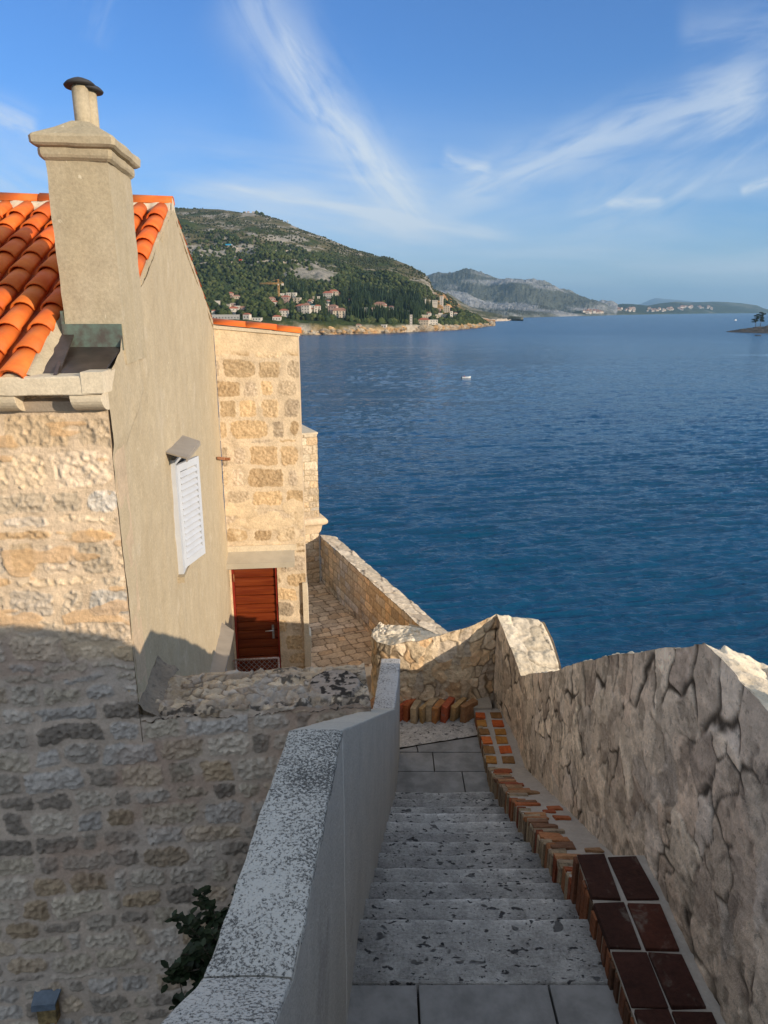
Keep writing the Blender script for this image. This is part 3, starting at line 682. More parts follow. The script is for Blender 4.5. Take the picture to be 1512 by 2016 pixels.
# lower window with its hood
mb = MB()
lb0, lb1 = 3.3, 4.25
for a0, a1, z0, z1 in ((lb0-.05, lb0, -5.2, -4.3), (lb1, lb1+.05, -5.2, -4.3), (lb0, lb1, -4.35, -4.3), (lb0, lb1, -5.2, -5.15), (3.75, 3.8, -5.15, -4.35)): hbox(mb, -.02, .05, a0, a1, z0, z1)
w2 = part(mb, 'low_window', M['white'], house); w2['label'] = 'lower window under a tilted sheet metal hood, mostly hidden by the garden wall'
mb = MB(); hbox(mb, -.01, .026, lb0+.002, lb1-.002, -5.149, -4.352); sub(mb, 'pane', M['dark'], house, w2)
mb = MB(); P_ = [H(-.01, 2.72, -4.15), H(.165, 2.78, -4.22), H(.165, 4.42, -4.22), H(-.01, 4.56, -4.15)]; mb.hexa(P_+[(a, b, c+.014) for a, b, c in P_])
P_ = [H(.159, 2.78, -4.242), H(.168, 2.78, -4.242), H(.168, 4.42, -4.242), H(.159, 4.42, -4.242)]; mb.hexa(P_+[(a, b, c+.024) for a, b, c in P_])
sub(mb, 'rain_hood', M['metal_hood'], house, w2)
# ================================================================ ANNEX (stone front with the red door)
BY = 5.67; BX1 = 1.15
annex = Root('annex', H(.5, BY, HB), HA, 'narrow sunlit stone building with a red board door and orange tile coping', 'house')
PAL_B = [(.52, .41, .27), (.52, .44, .33), (.47, .36, .23), (.58, .48, .34), (.46, .39, .30), (.55, .47, .37), (.56, .43, .27)]
genB = Coursed(-.1, 1.4, -6.3, .2, 41, row=(.22, .33), wid=(.20, .46), gap=(.018, .05), corner=.055, thin=.1, pal=PAL_B, mortar=(.63, .54, .41), bulge=.004, rough=.012, warp=.016)
def postB(U_, V_, h, c, m_):
    t = smooth(V_, -.62, -.52)+smooth(fbm(U_*3, V_*5, oct=3, seed=4)-np.abs(V_+3.08)*2.2, -.5, -.25)    # rendered band at the top and above the door
    t = np.clip(t, 0, 1); n = fbm(U_*5, V_*5, oct=4, seed=9)
    return h*(1-t)+t*(.008+n*.004), c*(1-t[..., None])+t[..., None]*np.array([.66, .555, .40])*(1+.1*n[..., None])
mb = MB()
dx0, dx1, dzt = .03, .72, -3.615      # door opening (local lx)
topB = lambda u: -.21-.09*u
us = np.arange(0, BX1+.001, .010)
OB = H(0, BY, 0)
wallpatch(mb, OB, ex, -ey, us, lambda u: dzt+.0, topB, 330, genB, post=postB)
us2 = np.arange(dx1, BX1+.001, .010)
wallpatch(mb, OB, ex, -ey, us2, lambda u: HB, lambda u: dzt, 200, genB, post=postB)
# reveal, left jamb, body, right side wall
hbox(mb, .0, dx0, BY-.006, BY+.3, HB, dzt, col=(.70, .58, .41))
hbox(mb, dx0, dx1, BY+.10, BY+.3, HB, dzt, col=(.3, .25, .2)); 
v = [H(0, BY+.02, HB), H(BX1-.004, BY+.02, HB), H(BX1-.004, BY+2.3, HB), H(0, BY+2.3, HB), H(0, BY+.02, -.24), H(BX1-.004, BY+.02, -.34), H(BX1-.004, BY+2.3, -.34), H(0, BY+2.3, -.24)]
vv = np.array(v)
mb.add(vv, [(1, 2, 6, 5), (2, 3, 7, 6), (3, 0, 4, 7), (4, 5, 6, 7)], 0, (.62, .5, .35))
hbox(mb, dx1-.001, BX1-.004, BY+.019, BY+.3, HB, dzt, col=(.62, .5, .35)); hbox(mb, 0, BX1-.004, BY+.02, BY+.3, dzt, -.35, col=(.66, .54, .38))
aw = part(mb, 'stone_wall', M['stone'], annex)
mb = MB()
for i, (x0, x1, z) in enumerate(((-.02, .50, .0), (.44, .86, -.018), (.82, BX1+.05, -.045))):
    A = np.linspace(0, math.pi, 9); v = []
    for xx in (x0, x1):
        zz = -.185-.09*xx+(.012 if i < 2 else 0)+(0 if xx == x0 else -.006)
        for r in (1, .86): v += [H(xx, BY-.05+.19*(1-math.cos(a))*1.0-(.02)*(r-1), zz+.075*math.sin(a)*r) for a in A]
    f = [(k*18+i_, k*18+i_+1, ((k*18+27) if 0 else 0), 0) for k in [] for i_ in []]
    for i_ in range(8): f += [(i_, i_+1, 18+i_+1, 18+i_), (9+i_+1, 9+i_, 27+i_, 27+i_+1), (i_+1, i_, 9+i_, 9+i_+1), (18+i_, 18+i_+1, 27+i_+1, 27+i_)]
    f += [(0, 9, 27, 18), (8, 17, 35, 26)]
    g = random.uniform(.92, 1.05); mb.add(v, f, 0, (g, g, g), True)
part(mb, 'tile_coping', M['coping_tile'], annex)
mb = MB(); hbox(mb, 0, BX1+.02, BY-.02, BY+.36, -.40, -.33)
# mortar under coping follows slope
mb = MB(); v = [H(0, BY-.03, -.235), H(BX1+.03, BY-.03, -.34), H(BX1+.03, BY+.36, -.34), H(0, BY+.36, -.235)]; mb.hexa([(a, b, c) for a, b, c in v]+[(a, b, c+.045) for a, b, c in v])
part(mb, 'coping_mortar', M['render_pale'], annex)
# door
mb = MB(); nb = 15; zb = HB+.15; st = (dzt-.02-zb)/nb
for i in range(nb):
    z0 = zb+i*st; pr = [(.066, z0+.004), (.052, z0+.012), (.047, z0+st*.5), (.052, z0+st-.012), (.066, z0+st-.004), (.09, z0+st-.004), (.09, z0+.004)]
    n = len(pr); v = [H(dx0+.04, BY+y_-.01, z_) for y_, z_ in pr]+[H(dx1-.035, BY+y_-.01, z_) for y_, z_ in pr]
    mb.add(v, [tuple(range(n)), tuple(range(n, 2*n))[::-1]]+[(k, n+k, n+(k+1) % n, (k+1) % n) for k in range(n)])
hbox(mb, dx0+.04, dx1-.035, BY+.07, BY+.095, zb, dzt-.02)
door = part(mb, 'door', M['door'], annex)
mb = MB(); hbox(mb, dx0, dx0+.035, BY+.015, BY+.098, HB, dzt); hbox(mb, dx1-.03, dx1, BY+.012, BY+.098, HB, dzt); hbox(mb, dx0+.035, dx1-.03, BY+.02, BY+.096, dzt-.018, dzt+.0)
sub(mb, 'frame', M['door_edge'], annex, door)
hz = -4.83
mb = MB(); hbox(mb, .60, .635, BY+.022, BY+.036, hz-.13, hz+.10); 
mb.tube(H(.618, BY+.03, hz+.03), H(.618, BY-.03, hz+.03), .011); mb.tube(H(.622, BY-.03, hz+.03), H(.50, BY-.035, hz+.025), .010); mb.lathe(H(.618, BY+.03, hz-.07), [(.012, 0), (.012, .012)], 12, axis=-ey)
sub(mb, 'handle', M['steel'], annex, door)
for z in (dzt-.30, HB+.5):
    mb = MB(); mb.tube(H(dx0+.03, BY+.01, z-.06), H(dx0+.03, BY+.01, z+.06), .012); sub(mb, 'hinge', M['rust'], annex, door)
# canopy over the door
mb = MB(); P_ = [H(-.04, BY-.30, dzt+.02), H(.99, BY-.30, dzt+.02), H(.99, BY+.0, dzt+.12), H(-.04, BY+.0, dzt+.12)]; mb.hexa(P_+[(a, b, c+.018) for a, b, c in P_])
P_ = [H(-.045, BY-.312, dzt-.045), H(.995, BY-.312, dzt-.045), H(.995, BY-.298, dzt-.045), H(-.045, BY-.298, dzt-.045)]; mb.hexa(P_+[(a, b, c+.085) for a, b, c in P_])
P_ = [H(.985, BY-.298, dzt-.04), H(.997, BY-.298, dzt-.04), H(.997, BY, dzt+.06), H(.985, BY, dzt+.06)]; mb.hexa(P_+[(a, b, c+.075) for a, b, c in P_])
can = part(mb, 'door_canopy', M['cream_metal'], annex)
mb = MB(); hbox(mb, .86, .89, BY-.27, BY-.0, dzt-.03, dzt+.0); hbox(mb, .86, .89, BY-.025, BY-.001, dzt-.17, dzt-.03); sub(mb, 'bracket', M['cream_metal'], annex, can)
mb = MB(); hbox(mb, -.02, 1.03, BY-.03, BY+.01, dzt+.125, dzt+.215); sub(mb, 'mortar_seal', M['render_pale'], annex, can)
# rusty strap at the corner
mb = MB(); P_ = [H(.012, BY-.62, -1.95), H(.030, BY-.62, -1.95), H(.05, BY-.03, -2.08), H(.012, BY-.02, -2.08)]; mb.hexa(P_+[(a, b, c+.04) for a, b, c in P_])
hbox(mb, .03, .12, BY-.032, BY-.012, -2.085, -2.045)
for x_ in (.07, .10): mb.lathe(H(x_, BY-.03, -2.065), [(.008, 0), (.006, .008)], 8, axis=-ey)
part(mb, 'rusty_strap', M['rust'], annex)
# rendered buttress at the foot of the corner
mb = MB(); N = 60; zz = np.linspace(HB, -4.02, N)
w0 = np.array([.105+.012*float(vnoise(z*3, 0.)) - (.03 if z > -4.9 else 0) for z in zz])
rows = []
for yy, k in ((.25, 1), (-.035, 1), (-.045, .93), (-.045, -.02), (.02, -.03)):
    rows.append([H(BX1-.05+w0[i]*max(k, -.3)+0, BY+yy, z) for i, z in enumerate(zz)])
mb.grid(np.array(rows), 0, flip=True, smooth=False); 
mb.add([rows[i][-1] for i in range(5)], [(0, 1, 2, 3, 4)])
part(mb, 'rendered_pier', M['render_pale'], annex)
# annex roof behind coping
mb = MB(); hbox(mb, 0, BX1, BY+.36, BY+2.3, -.36, -.27); part(mb, 'flat_roof', M['mortar'], annex)
random.seed(21)
# ================================================================ GARDEN WALL (rubble top) between house and stairs
gw = Root('garden_wall', H(.8, .3, HB), HA, 'thick rubble wall with a broken earthy top joining the house corner to the stairs', 'wall')
mb = MB()
us = np.arange(0.0, 1.66, .0095)
GZ = -2.79
etop = lambda u: GZ+.015*float(vnoise(u*7, 3.1))+.02*float(vnoise(u*23, 1.1))
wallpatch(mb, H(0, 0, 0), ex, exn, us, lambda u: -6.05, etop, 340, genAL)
hbox(mb, 0.0, 1.66, .03, .60, HB, GZ-.06, col=(.4, .34, .28))
part(mb, 'stone_face', M['stone'], gw)
gT = Rubble(5, .13, .08, [(.44, .38, .30), (.40, .35, .29), (.50, .44, .36), (.33, .29, .25), (.38, .36, .34)], crack=(.14, .12, .10), gap=.002, bulge=.006, rough=.030, flat=.4, warp=.05, fade=True, tilt=.2)
def postT(U_, V_, h, c, m_):
    flat = smooth(fbm(U_*1.4+2, V_*2.2, oct=3, seed=3)+(V_-.30)*1.6-.25, -.05, .25)   # smoother mortar bed toward the back
    big = fbm(U_*3.3, V_*4.5, oct=4, seed=12)
    h = h*(1-.75*flat)+big*.03*(1-.4*flat)-smooth(.08-V_, 0, .08)*.035-.02*smooth(fbm(U_*4, V_*8, oct=3, seed=44), .1, .4)
    dk = smooth(fbm(U_*2.3+7, V_*5, oct=5, seed=19)+.35*smooth(U_, .4, 1.3)-.45*V_, .0, .22)
    sp = smooth(fbm(U_*30, V_*30, oct=3, seed=2), -.05, .25)
    c = c*(1-flat[..., None]*.5)+np.array([.46, .38, .28])*flat[..., None]*.5
    c = c*(1-.85*(dk*sp)[..., None])+np.array([.035, .033, .032])*.85*(dk*sp)[..., None]
    # the one flat stone near the stairs
    s = smooth(.19-np.hypot((U_-1.40)*.95, (V_-.30)*.9+.03*fbm(U_*6, V_*6, oct=2, seed=1)), -.004, .012)
    h = h*(1-s)+s*(.022+.006*fbm(U_*20, V_*20, oct=3, seed=6)); c = c*(1-s[..., None])+s[..., None]*np.array([.30, .27, .25])*(1-.9*smooth(fbm(U_*26, V_*26, oct=3, seed=31), -.02, .12))[..., None]
    return h, c
mb = MB(); us = np.arange(0.0, 1.66, .008)
wallpatch(mb, H(0, 0, GZ), ex, (0, 0, 1), us, lambda u: -.012, lambda u: .62+.015*float(vnoise(u*5, .3)), 90, gT, vdir=tuple(ey), post=postT)
part(mb, 'rubble_top', M['rubble'], gw)
# cement fillet where the top meets the gable
mb = MB(); N = 50; ys = np.linspace(-.02, .72, N)
P_ = np.array([[H(a+.012*float(vnoise(y_*15, a*50)), y_, GZ+b+.012*float(vnoise(y_*17+3, b*60))) for y_ in ys] for a, b in ((-.01, .11), (.012, .10), (.035, .06), (.07, .03), (.11, .012), (.14, -.03))]); mb.grid(P_, 0, (.24, .21, .175), flip=True)
part(mb, 'cement_fillet', M['rubble'], gw)
# ================================================================ LEFT PARAPET
lp = Root('stair_parapet', (-.25, 3.5, HB), 0, 'low grey rendered wall with black speckled capping left of the steps', 'wall')
LS = [(-3.0, -.35, -.62, .86), (.2, -.278, -.62, -.90), (1.02, -.236, -.50, -1.37), (1.345, -.219, -.434, -1.545), (2.40, -.162, -.366, -1.55), (5.67, .096, -.10, -3.44), (6.60, .166, -.03, -3.43)]
LY_ = np.array([s[0] for s in LS])
def lpi(y, k): return np.interp(y, LY_, [s[k] for s in LS])
ys = np.unique(np.concatenate([np.arange(-3, 6.6, .02), LY_]))
def stair_z(y): return float(np.interp(y, [-4, 1.9, 2.95, 5.95, 9], [-.05, -3.0, -3.0, -4.55, -4.55]))
mb = MB(); rows = []
for t in np.linspace(0, 1, 40):
    r = []
    for y in ys:
        zt = lpi(y, 3)-.012; zb = stair_z(y)-.35; z = zt+(zb-zt)*t
        r.append((lpi(y, 1)+.006*float(fbm(y*1.7, z*1.7, oct=3, seed=3)), y, z))
    rows.append(r)
mb.grid(np.array(rows), 0, flip=True)
rows = [[(lpi(y, 1), y, lpi(y, 3)-.012) for y in ys], [(lpi(y, 2), y, lpi(y, 3)-.012) for y in ys], [(lpi(y, 2)-.03, y, HB) for y in ys]]
mb.grid(np.array(rows), 0, flip=False)
y = 6.6; mb.add([(lpi(y, 1), y, stair_z(y)-.3), (lpi(y, 1), y, lpi(y, 3)-.012), (lpi(y, 2), y, lpi(y, 3)-.012), (lpi(y, 2)-.03, y, HB), (lpi(y, 1), y, HB)], [(0, 1, 2, 3, 4)])
part(mb, 'rendered_wall', M['parapet_render'], lp)
def lcap(y0, y1, mat, name, amp=.003):
    yy = np.unique(np.concatenate([np.arange(y0, y1, .015), [y1], LY_[(LY_ > y0) & (LY_ < y1)]])); mb = MB(); rows = []
    prof = [(-.001, -.03), (-.003, -.008), (.006, -.001), (.02, .0)]+[(t, .004*math.sin(math.pi*t)) for t in np.linspace(.08, .92, 12)]+[(.975, .0), (.99, -.002), (1.0, -.010), (1.0, -.04)]
    for t, dz in prof:
        rows.append([(lpi(y, 1)+(lpi(y, 2)-lpi(y, 1))*t+.004*float(vnoise(y*14, t*3)), y, lpi(y, 3)+dz+amp*float(fbm(y*12, t*3, oct=3, seed=8))) for y in yy])
    mb.grid(np.array(rows), 0, flip=False)
    for i, rev in ((0, 0), (-1, 1)):
        e = [r[i] for r in rows]; mb.add(e, [tuple(range(len(e)))[::(-1 if rev else 1)]])
    return part(mb, name, mat, lp)
lcap(-3.0, 1.335, M['lichen'], 'capping'); lcap(1.345, 2.40, M['lichen'], 'capping'); lcap(2.402, 5.66, M['parapet_render'], 'capping'); lcap(5.67, 6.60, M['lichen_far'], 'capping')
# ================================================================ STAIRCASE
stair = Root('staircase', (.5, 4, -4.6), 0, 'worn flight of pitted limestone steps leading down between the two walls', 'stairs')
def x0s(y): return -.36+.077*y
genS = lambda seed: seed
def step_mesh(y0, y1, z, seed, x1=1.06, front=True, drop=.16, name='step', mat=None, skew=0.0, xa=None, xb=None):
    mb = MB(); xa_ = x0s(y1) if xa is None else xa; xb_ = x1 if xb is None else xb
    xs = np.arange(xa_, xb_, .011); yy = np.arange(y0, y1-.022, .012)
    wob = lambda x: .013*fbm(x*3.1, x*0+seed, oct=4, seed=seed)+.003*fbm(x*25, x*0, oct=2, seed=seed+1)
    rows = []; Cc = []
    wear = -.008*np.exp(-((xs-.45)/.3)**2)
    def row(y, dz):
        X_ = xs; Y_ = y+wob(xs)+skew*(xs-xs[0]); Z_ = z+dz+wear+.0035*fbm(X_*9, Y_*9, oct=4, seed=seed)+.002*fbm(X_*40, Y_*55, oct=2, seed=seed+3)
        return np.stack([X_, Y_, Z_], -1)
    rows.append(row(y0, -.12))
    for y in yy: rows.append(row(y, 0))
    for dy, dz in ((-.018, -.0), (-.010, -.003), (-.003, -.009), (0, -.018), (-.002, -.05), (-.003, -drop)): rows.append(row(y1+dy, dz))
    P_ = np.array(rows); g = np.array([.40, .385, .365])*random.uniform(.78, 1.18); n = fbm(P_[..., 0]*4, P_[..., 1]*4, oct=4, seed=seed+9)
    db = y1-P_[..., 1]; worn = np.exp(-np.abs(db-.006)/.022)*(.75+.5*fbm(P_[..., 0]*9, P_[..., 0]*0, oct=3, seed=seed)); tread_dark = smooth(db, .11, .21)*(.8+.4*n)*(1 if y1-y0 < .33 else 0)+.5*smooth(np.abs(P_[..., 0]-.48)-.42*1, .0, .14)  # occlusion shade painted along each tread's back; tread ends darkened too
    mb.grid(P_, 0, g*(1+.30*n[..., None])*(1+.75*worn[..., None])*(1-.55*np.clip(tread_dark, 0, 1)[..., None]))
    return part(mb, name, mat or M['step'], stair)
# landing slabs at the top
def slab(x0, x1, y0, y1, z, col=None, name='landing_slab', pts=None):
    mb = MB(); g = .005
    poly = pts if pts else [(x0+g, y0+g), (x1-g, y0+g), (x1-g, y1-g), (x0+g, y1-g)]
    j = random.uniform(-.002, .002); mb.prism(poly, z-.08, z+j)
    return part(mb, name, M['slab'], stair, bevel=.004)
for a, b in ((-.25, .155), (.155, .76), (.76, 1.06)): slab(a, b, 2.02, 2.575, -3.0)
for a, b in ((-.3, .3), (.3, 1.06)): slab(a, b, 1.7, 2.02, -3.0)
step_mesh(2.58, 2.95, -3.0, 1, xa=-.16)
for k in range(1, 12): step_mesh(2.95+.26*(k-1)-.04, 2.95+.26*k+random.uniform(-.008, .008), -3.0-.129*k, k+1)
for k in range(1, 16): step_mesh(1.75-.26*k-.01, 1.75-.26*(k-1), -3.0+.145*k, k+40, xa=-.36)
LZ = -4.55
slab(.05, .80, 5.80, 6.30, LZ); slab(.80, 1.06, 5.80, 6.30, LZ); slab(.05, .52, 6.30, 6.63, LZ); slab(.52, 1.06, 6.30, 6.63, LZ)
slab(0, 0, 0, 0, LZ, pts=[(.10, 6.64), (.36, 6.64), (.35, 6.74), (.10, 6.66)]); slab(0, 0, 0, 0, LZ, pts=[(.37, 6.64), (1.06, 6.64), (1.06, 6.93), (.36, 6.75)])
mb = MB(); xs = np.arange(-.25, 1.08, .012); yy = np.arange(0, 1, .02); P_ = np.array([[(x, (6.69+.27*(x-.1))*(1-t)+7.36*t, LZ+.004+.006*float(fbm(x*12, t*8, oct=3, seed=4))) for x in xs] for t in yy]); mb.grid(P_, 0, (.5, .46, .42))
part(mb, 'landing_slab', M['step'], stair)
# steps turning left down to the walkway
for k in range(6):
    mb = MB(); mb.box((-.22-.27*k, 7.0, LZ-.20*(k+1)-.1), (.27, .80, .2), col=(.5, .46, .42)); part(mb, 'step', M['step'], stair, bevel=.01)
mb = MB(); prof = [(1.9, -3.09), (2.6, -3.09), (5.7, -4.62), (7.4, -4.62)]
v = [(-.3, y, z) for y, z in prof]+[(-.3, 7.4, HB), (-.3, -3.0, HB), (-.3, -3, -.6)]; v += [(1.3, b, c) for a, b, c in v]; n = 7
mb.add(v, [tuple(range(n))[::-1], tuple(range(n, 2*n))]+[(i, (i+1) % n, n+(i+1) % n, n+i) for i in range(n)], 0, (.08, .075, .07)); part(mb, 'stair_core', M['mortar'], stair)
# ================================================================ RIGHT PARAPET
RS = [(1.42,-3.2,1.50, 1.87,-3.2,1.33),(1.42,1.2,-.96,1.87,1.2,-1.13),(1.42,1.6,-.80,1.87,1.6,-.97),(1.42,2.2,-1.13,1.87,2.2,-1.30),(1.42,2.31,-1.42,1.87,2.31,-1.59),(1.42,2.88,-1.42,1.87,2.88,-1.59),(1.42,4.2,-2.17,1.88,4.2,-2.36),(1.42,5.6,-3.04,1.89,5.6,-3.2),(1.42,6.65,-3.645,1.90,6.62,-3.82),  # out-of-view hump at the upper end shaped to set the facade's shadow line
      (1.39,6.95,-3.55,1.90,6.95,-3.66),(1.345,7.25,-3.45,1.90,7.28,-3.57),(1.297,7.55,-3.345,1.83,7.5,-3.43),
      (1.15,7.50,-3.40,1.5,7.85,-3.55),(.97,7.44,-3.46,1.1,7.9,-3.76),(.68,7.40,-3.53,.75,7.9,-3.84),(.4,7.37,-3.60,.45,7.93,-3.70),(.07,7.34,-3.65,.3,7.93,-3.66),(-.08,7.42,-3.655,.1,7.93,-3.655),(-.15,7.6,-3.655,.03,7.93,-3.655),(-.13,7.8,-3.655,-.01,7.93,-3.655),(-.04,7.93,-3.655,-.03,7.935,-3.655)]
RSA = np.array(RS); seg = np.hypot(np.diff(RSA[:, 0]), np.diff(RSA[:, 1])); SS = np.concatenate([[0], np.cumsum(seg)])
def rs(s, k): return np.interp(s, SS, RSA[:, k])
rw = Root('sea_parapet', (1.6, 4, HB), 0, 'tall rough stone parapet with sunlit sloping capping along the right of the steps', 'wall')
S_c = SS[11]
def jz(s): return .010*fbm(s*6, s*0, oct=3, seed=14)+.012*np.round(vnoise(s*3.2, s*0, seed=2)*1.5)/1.5
PAL_R = [(.64, .57, .49), (.56, .49, .42), (.68, .61, .53), (.50, .44, .38), (.62, .53, .45), (.60, .55, .50), (.72, .65, .56), (.44, .38, .33)]
genR1 = Rubble(31, .19, .29, PAL_R, crack=(.07, .06, .05), gap=.004, bulge=.006, rough=.013, flat=.9, warp=.07, tilt=.16, fade=True, depth=.014)
genR2 = Rubble(37, .23, .60, PAL_R, crack=(.07, .06, .05), gap=.004, bulge=.006, rough=.006, flat=.95, warp=.04, tilt=.12, depth=.016)
def genR(U_, V_):
    h1, c1, m1 = genR1(U_, V_); h2, c2, m2 = genR2(U_, V_-rs(U_, 2)+.30)
    fs = smooth(ridged(U_*2.3+V_*1.2, V_*1.5-U_*.6, 4, 91), .70, .86)*smooth(fbm(U_*1.3, V_*1.3, oct=2, seed=3), -.1, .2)
    h1 = h1-.022*fs; c1 = c1*(1-.7*fs[..., None])
    t = smooth(V_-(rs(U_, 2)-.30-.10*fbm(U_*3, U_*0, oct=2, seed=6)), -.02, .02)
    return h1*(1-t)+h2*t, c1*(1-t[..., None])+c2*t[..., None], m1
def postR(U_, V_, h, c, m_):
    dk = smooth(fbm(U_*1.8, V_*3.5, oct=5, seed=61), .02, .35)*smooth(fbm(U_*14, V_*20, oct=3, seed=62), -.15, .25)
    c = c*1.1; c = c*(1-.42*dk[..., None])+np.array([.13, .115, .10])*.42*dk[..., None]
    lt = smooth(fbm(U_*3.5, V_*5, oct=4, seed=71), .10, .30)      # smoother pale patches of pointing
    h = h*(1-.6*lt); c = c*(1-.5*lt[..., None])+np.array([.66, .60, .52])*.5*lt[..., None]
    ch = smooth(fbm(U_*9, V_*6, oct=5, seed=81), .20, .30); h = h-.010*ch; c = c*(1-.35*ch[..., None])
    return h, c
def path_face(mb, s0, s1, ds, zb, nv, gen, post=None, hs=1.0):
    s = np.arange(s0, s1, ds); X_ = rs(s, 0); Y_ = rs(s, 1); Zt = rs(s, 2)+jz(s)
    tx = np.gradient(X_, s); ty = np.gradient(Y_, s); L = np.hypot(tx, ty)+1e-9; nx, ny = -ty/L, tx/L
    Zb = np.array([zb(x) for x in s]); t = np.linspace(0, 1, nv)[:, None]; V_ = Zb+(Zt-Zb)*t; U_ = np.broadcast_to(s, V_.shape).copy()
    h, c, m_ = gen(U_, V_)
    if post: h, c = post(U_, V_, h, c, m_)
    h = (h-.006)*hs
    P_ = np.stack([X_+nx*h, Y_+ny*h, V_], -1); mb.grid(P_, 0, c, flip=False); return P_
mb = MB()
path_face(mb, SS[0], SS[2]-.15, .04, lambda s: stair_z(float(rs(s, 1)))-.1, 60, genR, postR, hs=.5)
path_face(mb, SS[2]-.2, S_c-.002, .0125, lambda s: stair_z(float(rs(s, 1)))-.15, 190, genR, postR, hs=.36)
part(mb, 'stone_face', M['rubble'], rw)
PAL_D = [(.62, .52, .38), (.56, .47, .34), (.64, .55, .42), (.52, .44, .33), (.60, .46, .30), (.50, .44, .36), (.58, .42, .26)]
genD = Rubble(33, .12, .19, PAL_D, crack=(.20, .155, .105), gap=.003, bulge=.010, rough=.022, flat=.8, warp=.06, tilt=.22, fade=True)
mb = MB()
path_face(mb, S_c+.002, SS[-1]+.0001, .009, lambda s: -4.7 if s < SS[16] else -4.7-1.3*min(1, (s-SS[16])/.1), 150, genD, None, hs=.6)
part(mb, 'stone_face', M['rubble'], rw)
# capping
genC = Rubble(35, .30, .22, [(.66, .60, .48), (.62, .56, .45), (.70, .64, .52), (.58, .53, .44)], crack=(.26, .22, .17), gap=.001, bulge=.006, rough=.020, flat=.7, warp=.05, fade=True)
def path_cap(mb, s0, s1, ds, nc=40):
    s = np.arange(s0, s1, ds); t = np.linspace(0, 1, nc)[:, None]
    A = [rs(s, k)[None, :] for k in range(6)]
    zi = A[2]+jz(s)[None, :]
    X_ = A[0]+(A[3]-A[0])*t; Y_ = A[1]+(A[4]-A[1])*t; Z_ = zi+(A[5]-zi)*t
    U_ = np.broadcast_to(s[None, :], X_.shape).copy(); V_ = np.broadcast_to(t*.5, X_.shape).copy()
    h, c, m_ = genC(U_, V_); edge = smooth(t, 0, .06)*smooth(1-t, 0, .1)
    Z_ = Z_+h*edge*1.2+.012*fbm(U_*5, V_*5, oct=4, seed=5)*edge-.02*(1-smooth(1-t, 0, .08))
    mb.grid(np.stack([X_, Y_, Z_], -1), 0, c, flip=True)
mb = MB(); path_cap(mb, SS[0], SS[2]-.14, .05, 20); path_cap(mb, SS[2]-.2, SS[-1]+.0001, .013, 44)
part(mb, 'capping', M['capstone'], rw)
mb = MB(); s = np.concatenate([np.arange(SS[0], SS[-1], .06), [SS[-1]]]); rows = []
for z in (None, -8., -16., -31.):
    rows.append([(rs(a, 3)-.0+(0 if z is None else .0), rs(a, 4), (rs(a, 5)+.01 if z is None else z)) for a in s if a < SS[16]])
mb.grid(np.array(rows), 0, (.5, .44, .36), flip=True); part(mb, 'sea_face', M['rubble'], rw)
# ================================================================ BRICK KERB
kb = Root('brick_kerb', (1.2, 4, -4.5), 0, 'low kerb of red bricks and mortar between the steps and the right wall', 'kerb')
KY = [1.4, 3.22, 3.221, 6.18, 7.35]; KZ = [-2.85, -2.85, -3.03, -4.42, -4.44]
def kz(y): return float(np.interp(y, KY, KZ))
mb = MB()
for (y0, y1) in ((1.4, 3.22), (3.2201, 6.18), (6.1801, 7.32)):
    N = max(2, int((y1-y0)/.03)); yy = np.linspace(y0, y1, N); xs = np.linspace(1.05, 1.46, 26); rows = []
    rows.append([(x, y0, kz(y0+.0005)-.02) for x in xs])
    G = np.array([[(x, y, kz(y+.0002 if y == y0 else y)-.006+.010*float(fbm(x*14, y*14, oct=3, seed=6))*(0 if y1 < 3.3 else 1)) for y in yy] for x in xs]); mb.grid(G, 0, (.36, .35, .34), flip=True)
    for x_, fl_ in ((1.052, False),): mb.grid(np.array([[(x_, y, kz(y+.0002 if y == y0 else y)-.006) for y in yy], [(x_, y, stair_z(y)-.25) for y in yy]]), 0, (.30, .27, .23), flip=True)
mb.add([(1.05, 3.22, -3.2), (1.46, 3.22, -3.2), (1.46, 3.22, -2.856), (1.05, 3.22, -2.856)], [(0, 1, 2, 3)], 0, (.34, .3, .27))
mb.box((.45, 7.46, -4.53), (1.6, .34, .24), col=(.36, .34, .31))
part(mb, 'mortar_bed', M['mortar'], kb)
BC = [(.26, .075, .035), (.32, .11, .05), (.22, .07, .04), (.34, .16, .08), (.27, .17, .10), (.18, .10, .065), (.36, .20, .11), (.30, .25, .19)]
DC = [(.042, .018, .014), (.062, .022, .015), (.030, .018, .018), (.046, .019, .015)]
mb = MB()
rowsY = [1.42, 1.72, 2.02, 2.32, 2.61, 2.90, 3.215]
for a, b in zip(rowsY[:-1], rowsY[1:]):
    for x0, x1 in ((1.048, 1.20), (1.218, 1.375)):
        c = random.choice(DC); t = random.uniform(-.004, .004); mb.box(((x0+x1)/2+random.uniform(-.006, .006), (a+b)/2+random.uniform(-.006, .006), -2.862+random.uniform(-.004, .003)), (x1-x0-random.uniform(-.004, .006), b-a-random.uniform(.014, .024), .044), rz=random.uniform(-.04, .04), col=c, jit=.006)
glaze = part(mb, 'paving_brick', M['brick'], kb, bevel=.004)
mb = MB(); y = 1.45
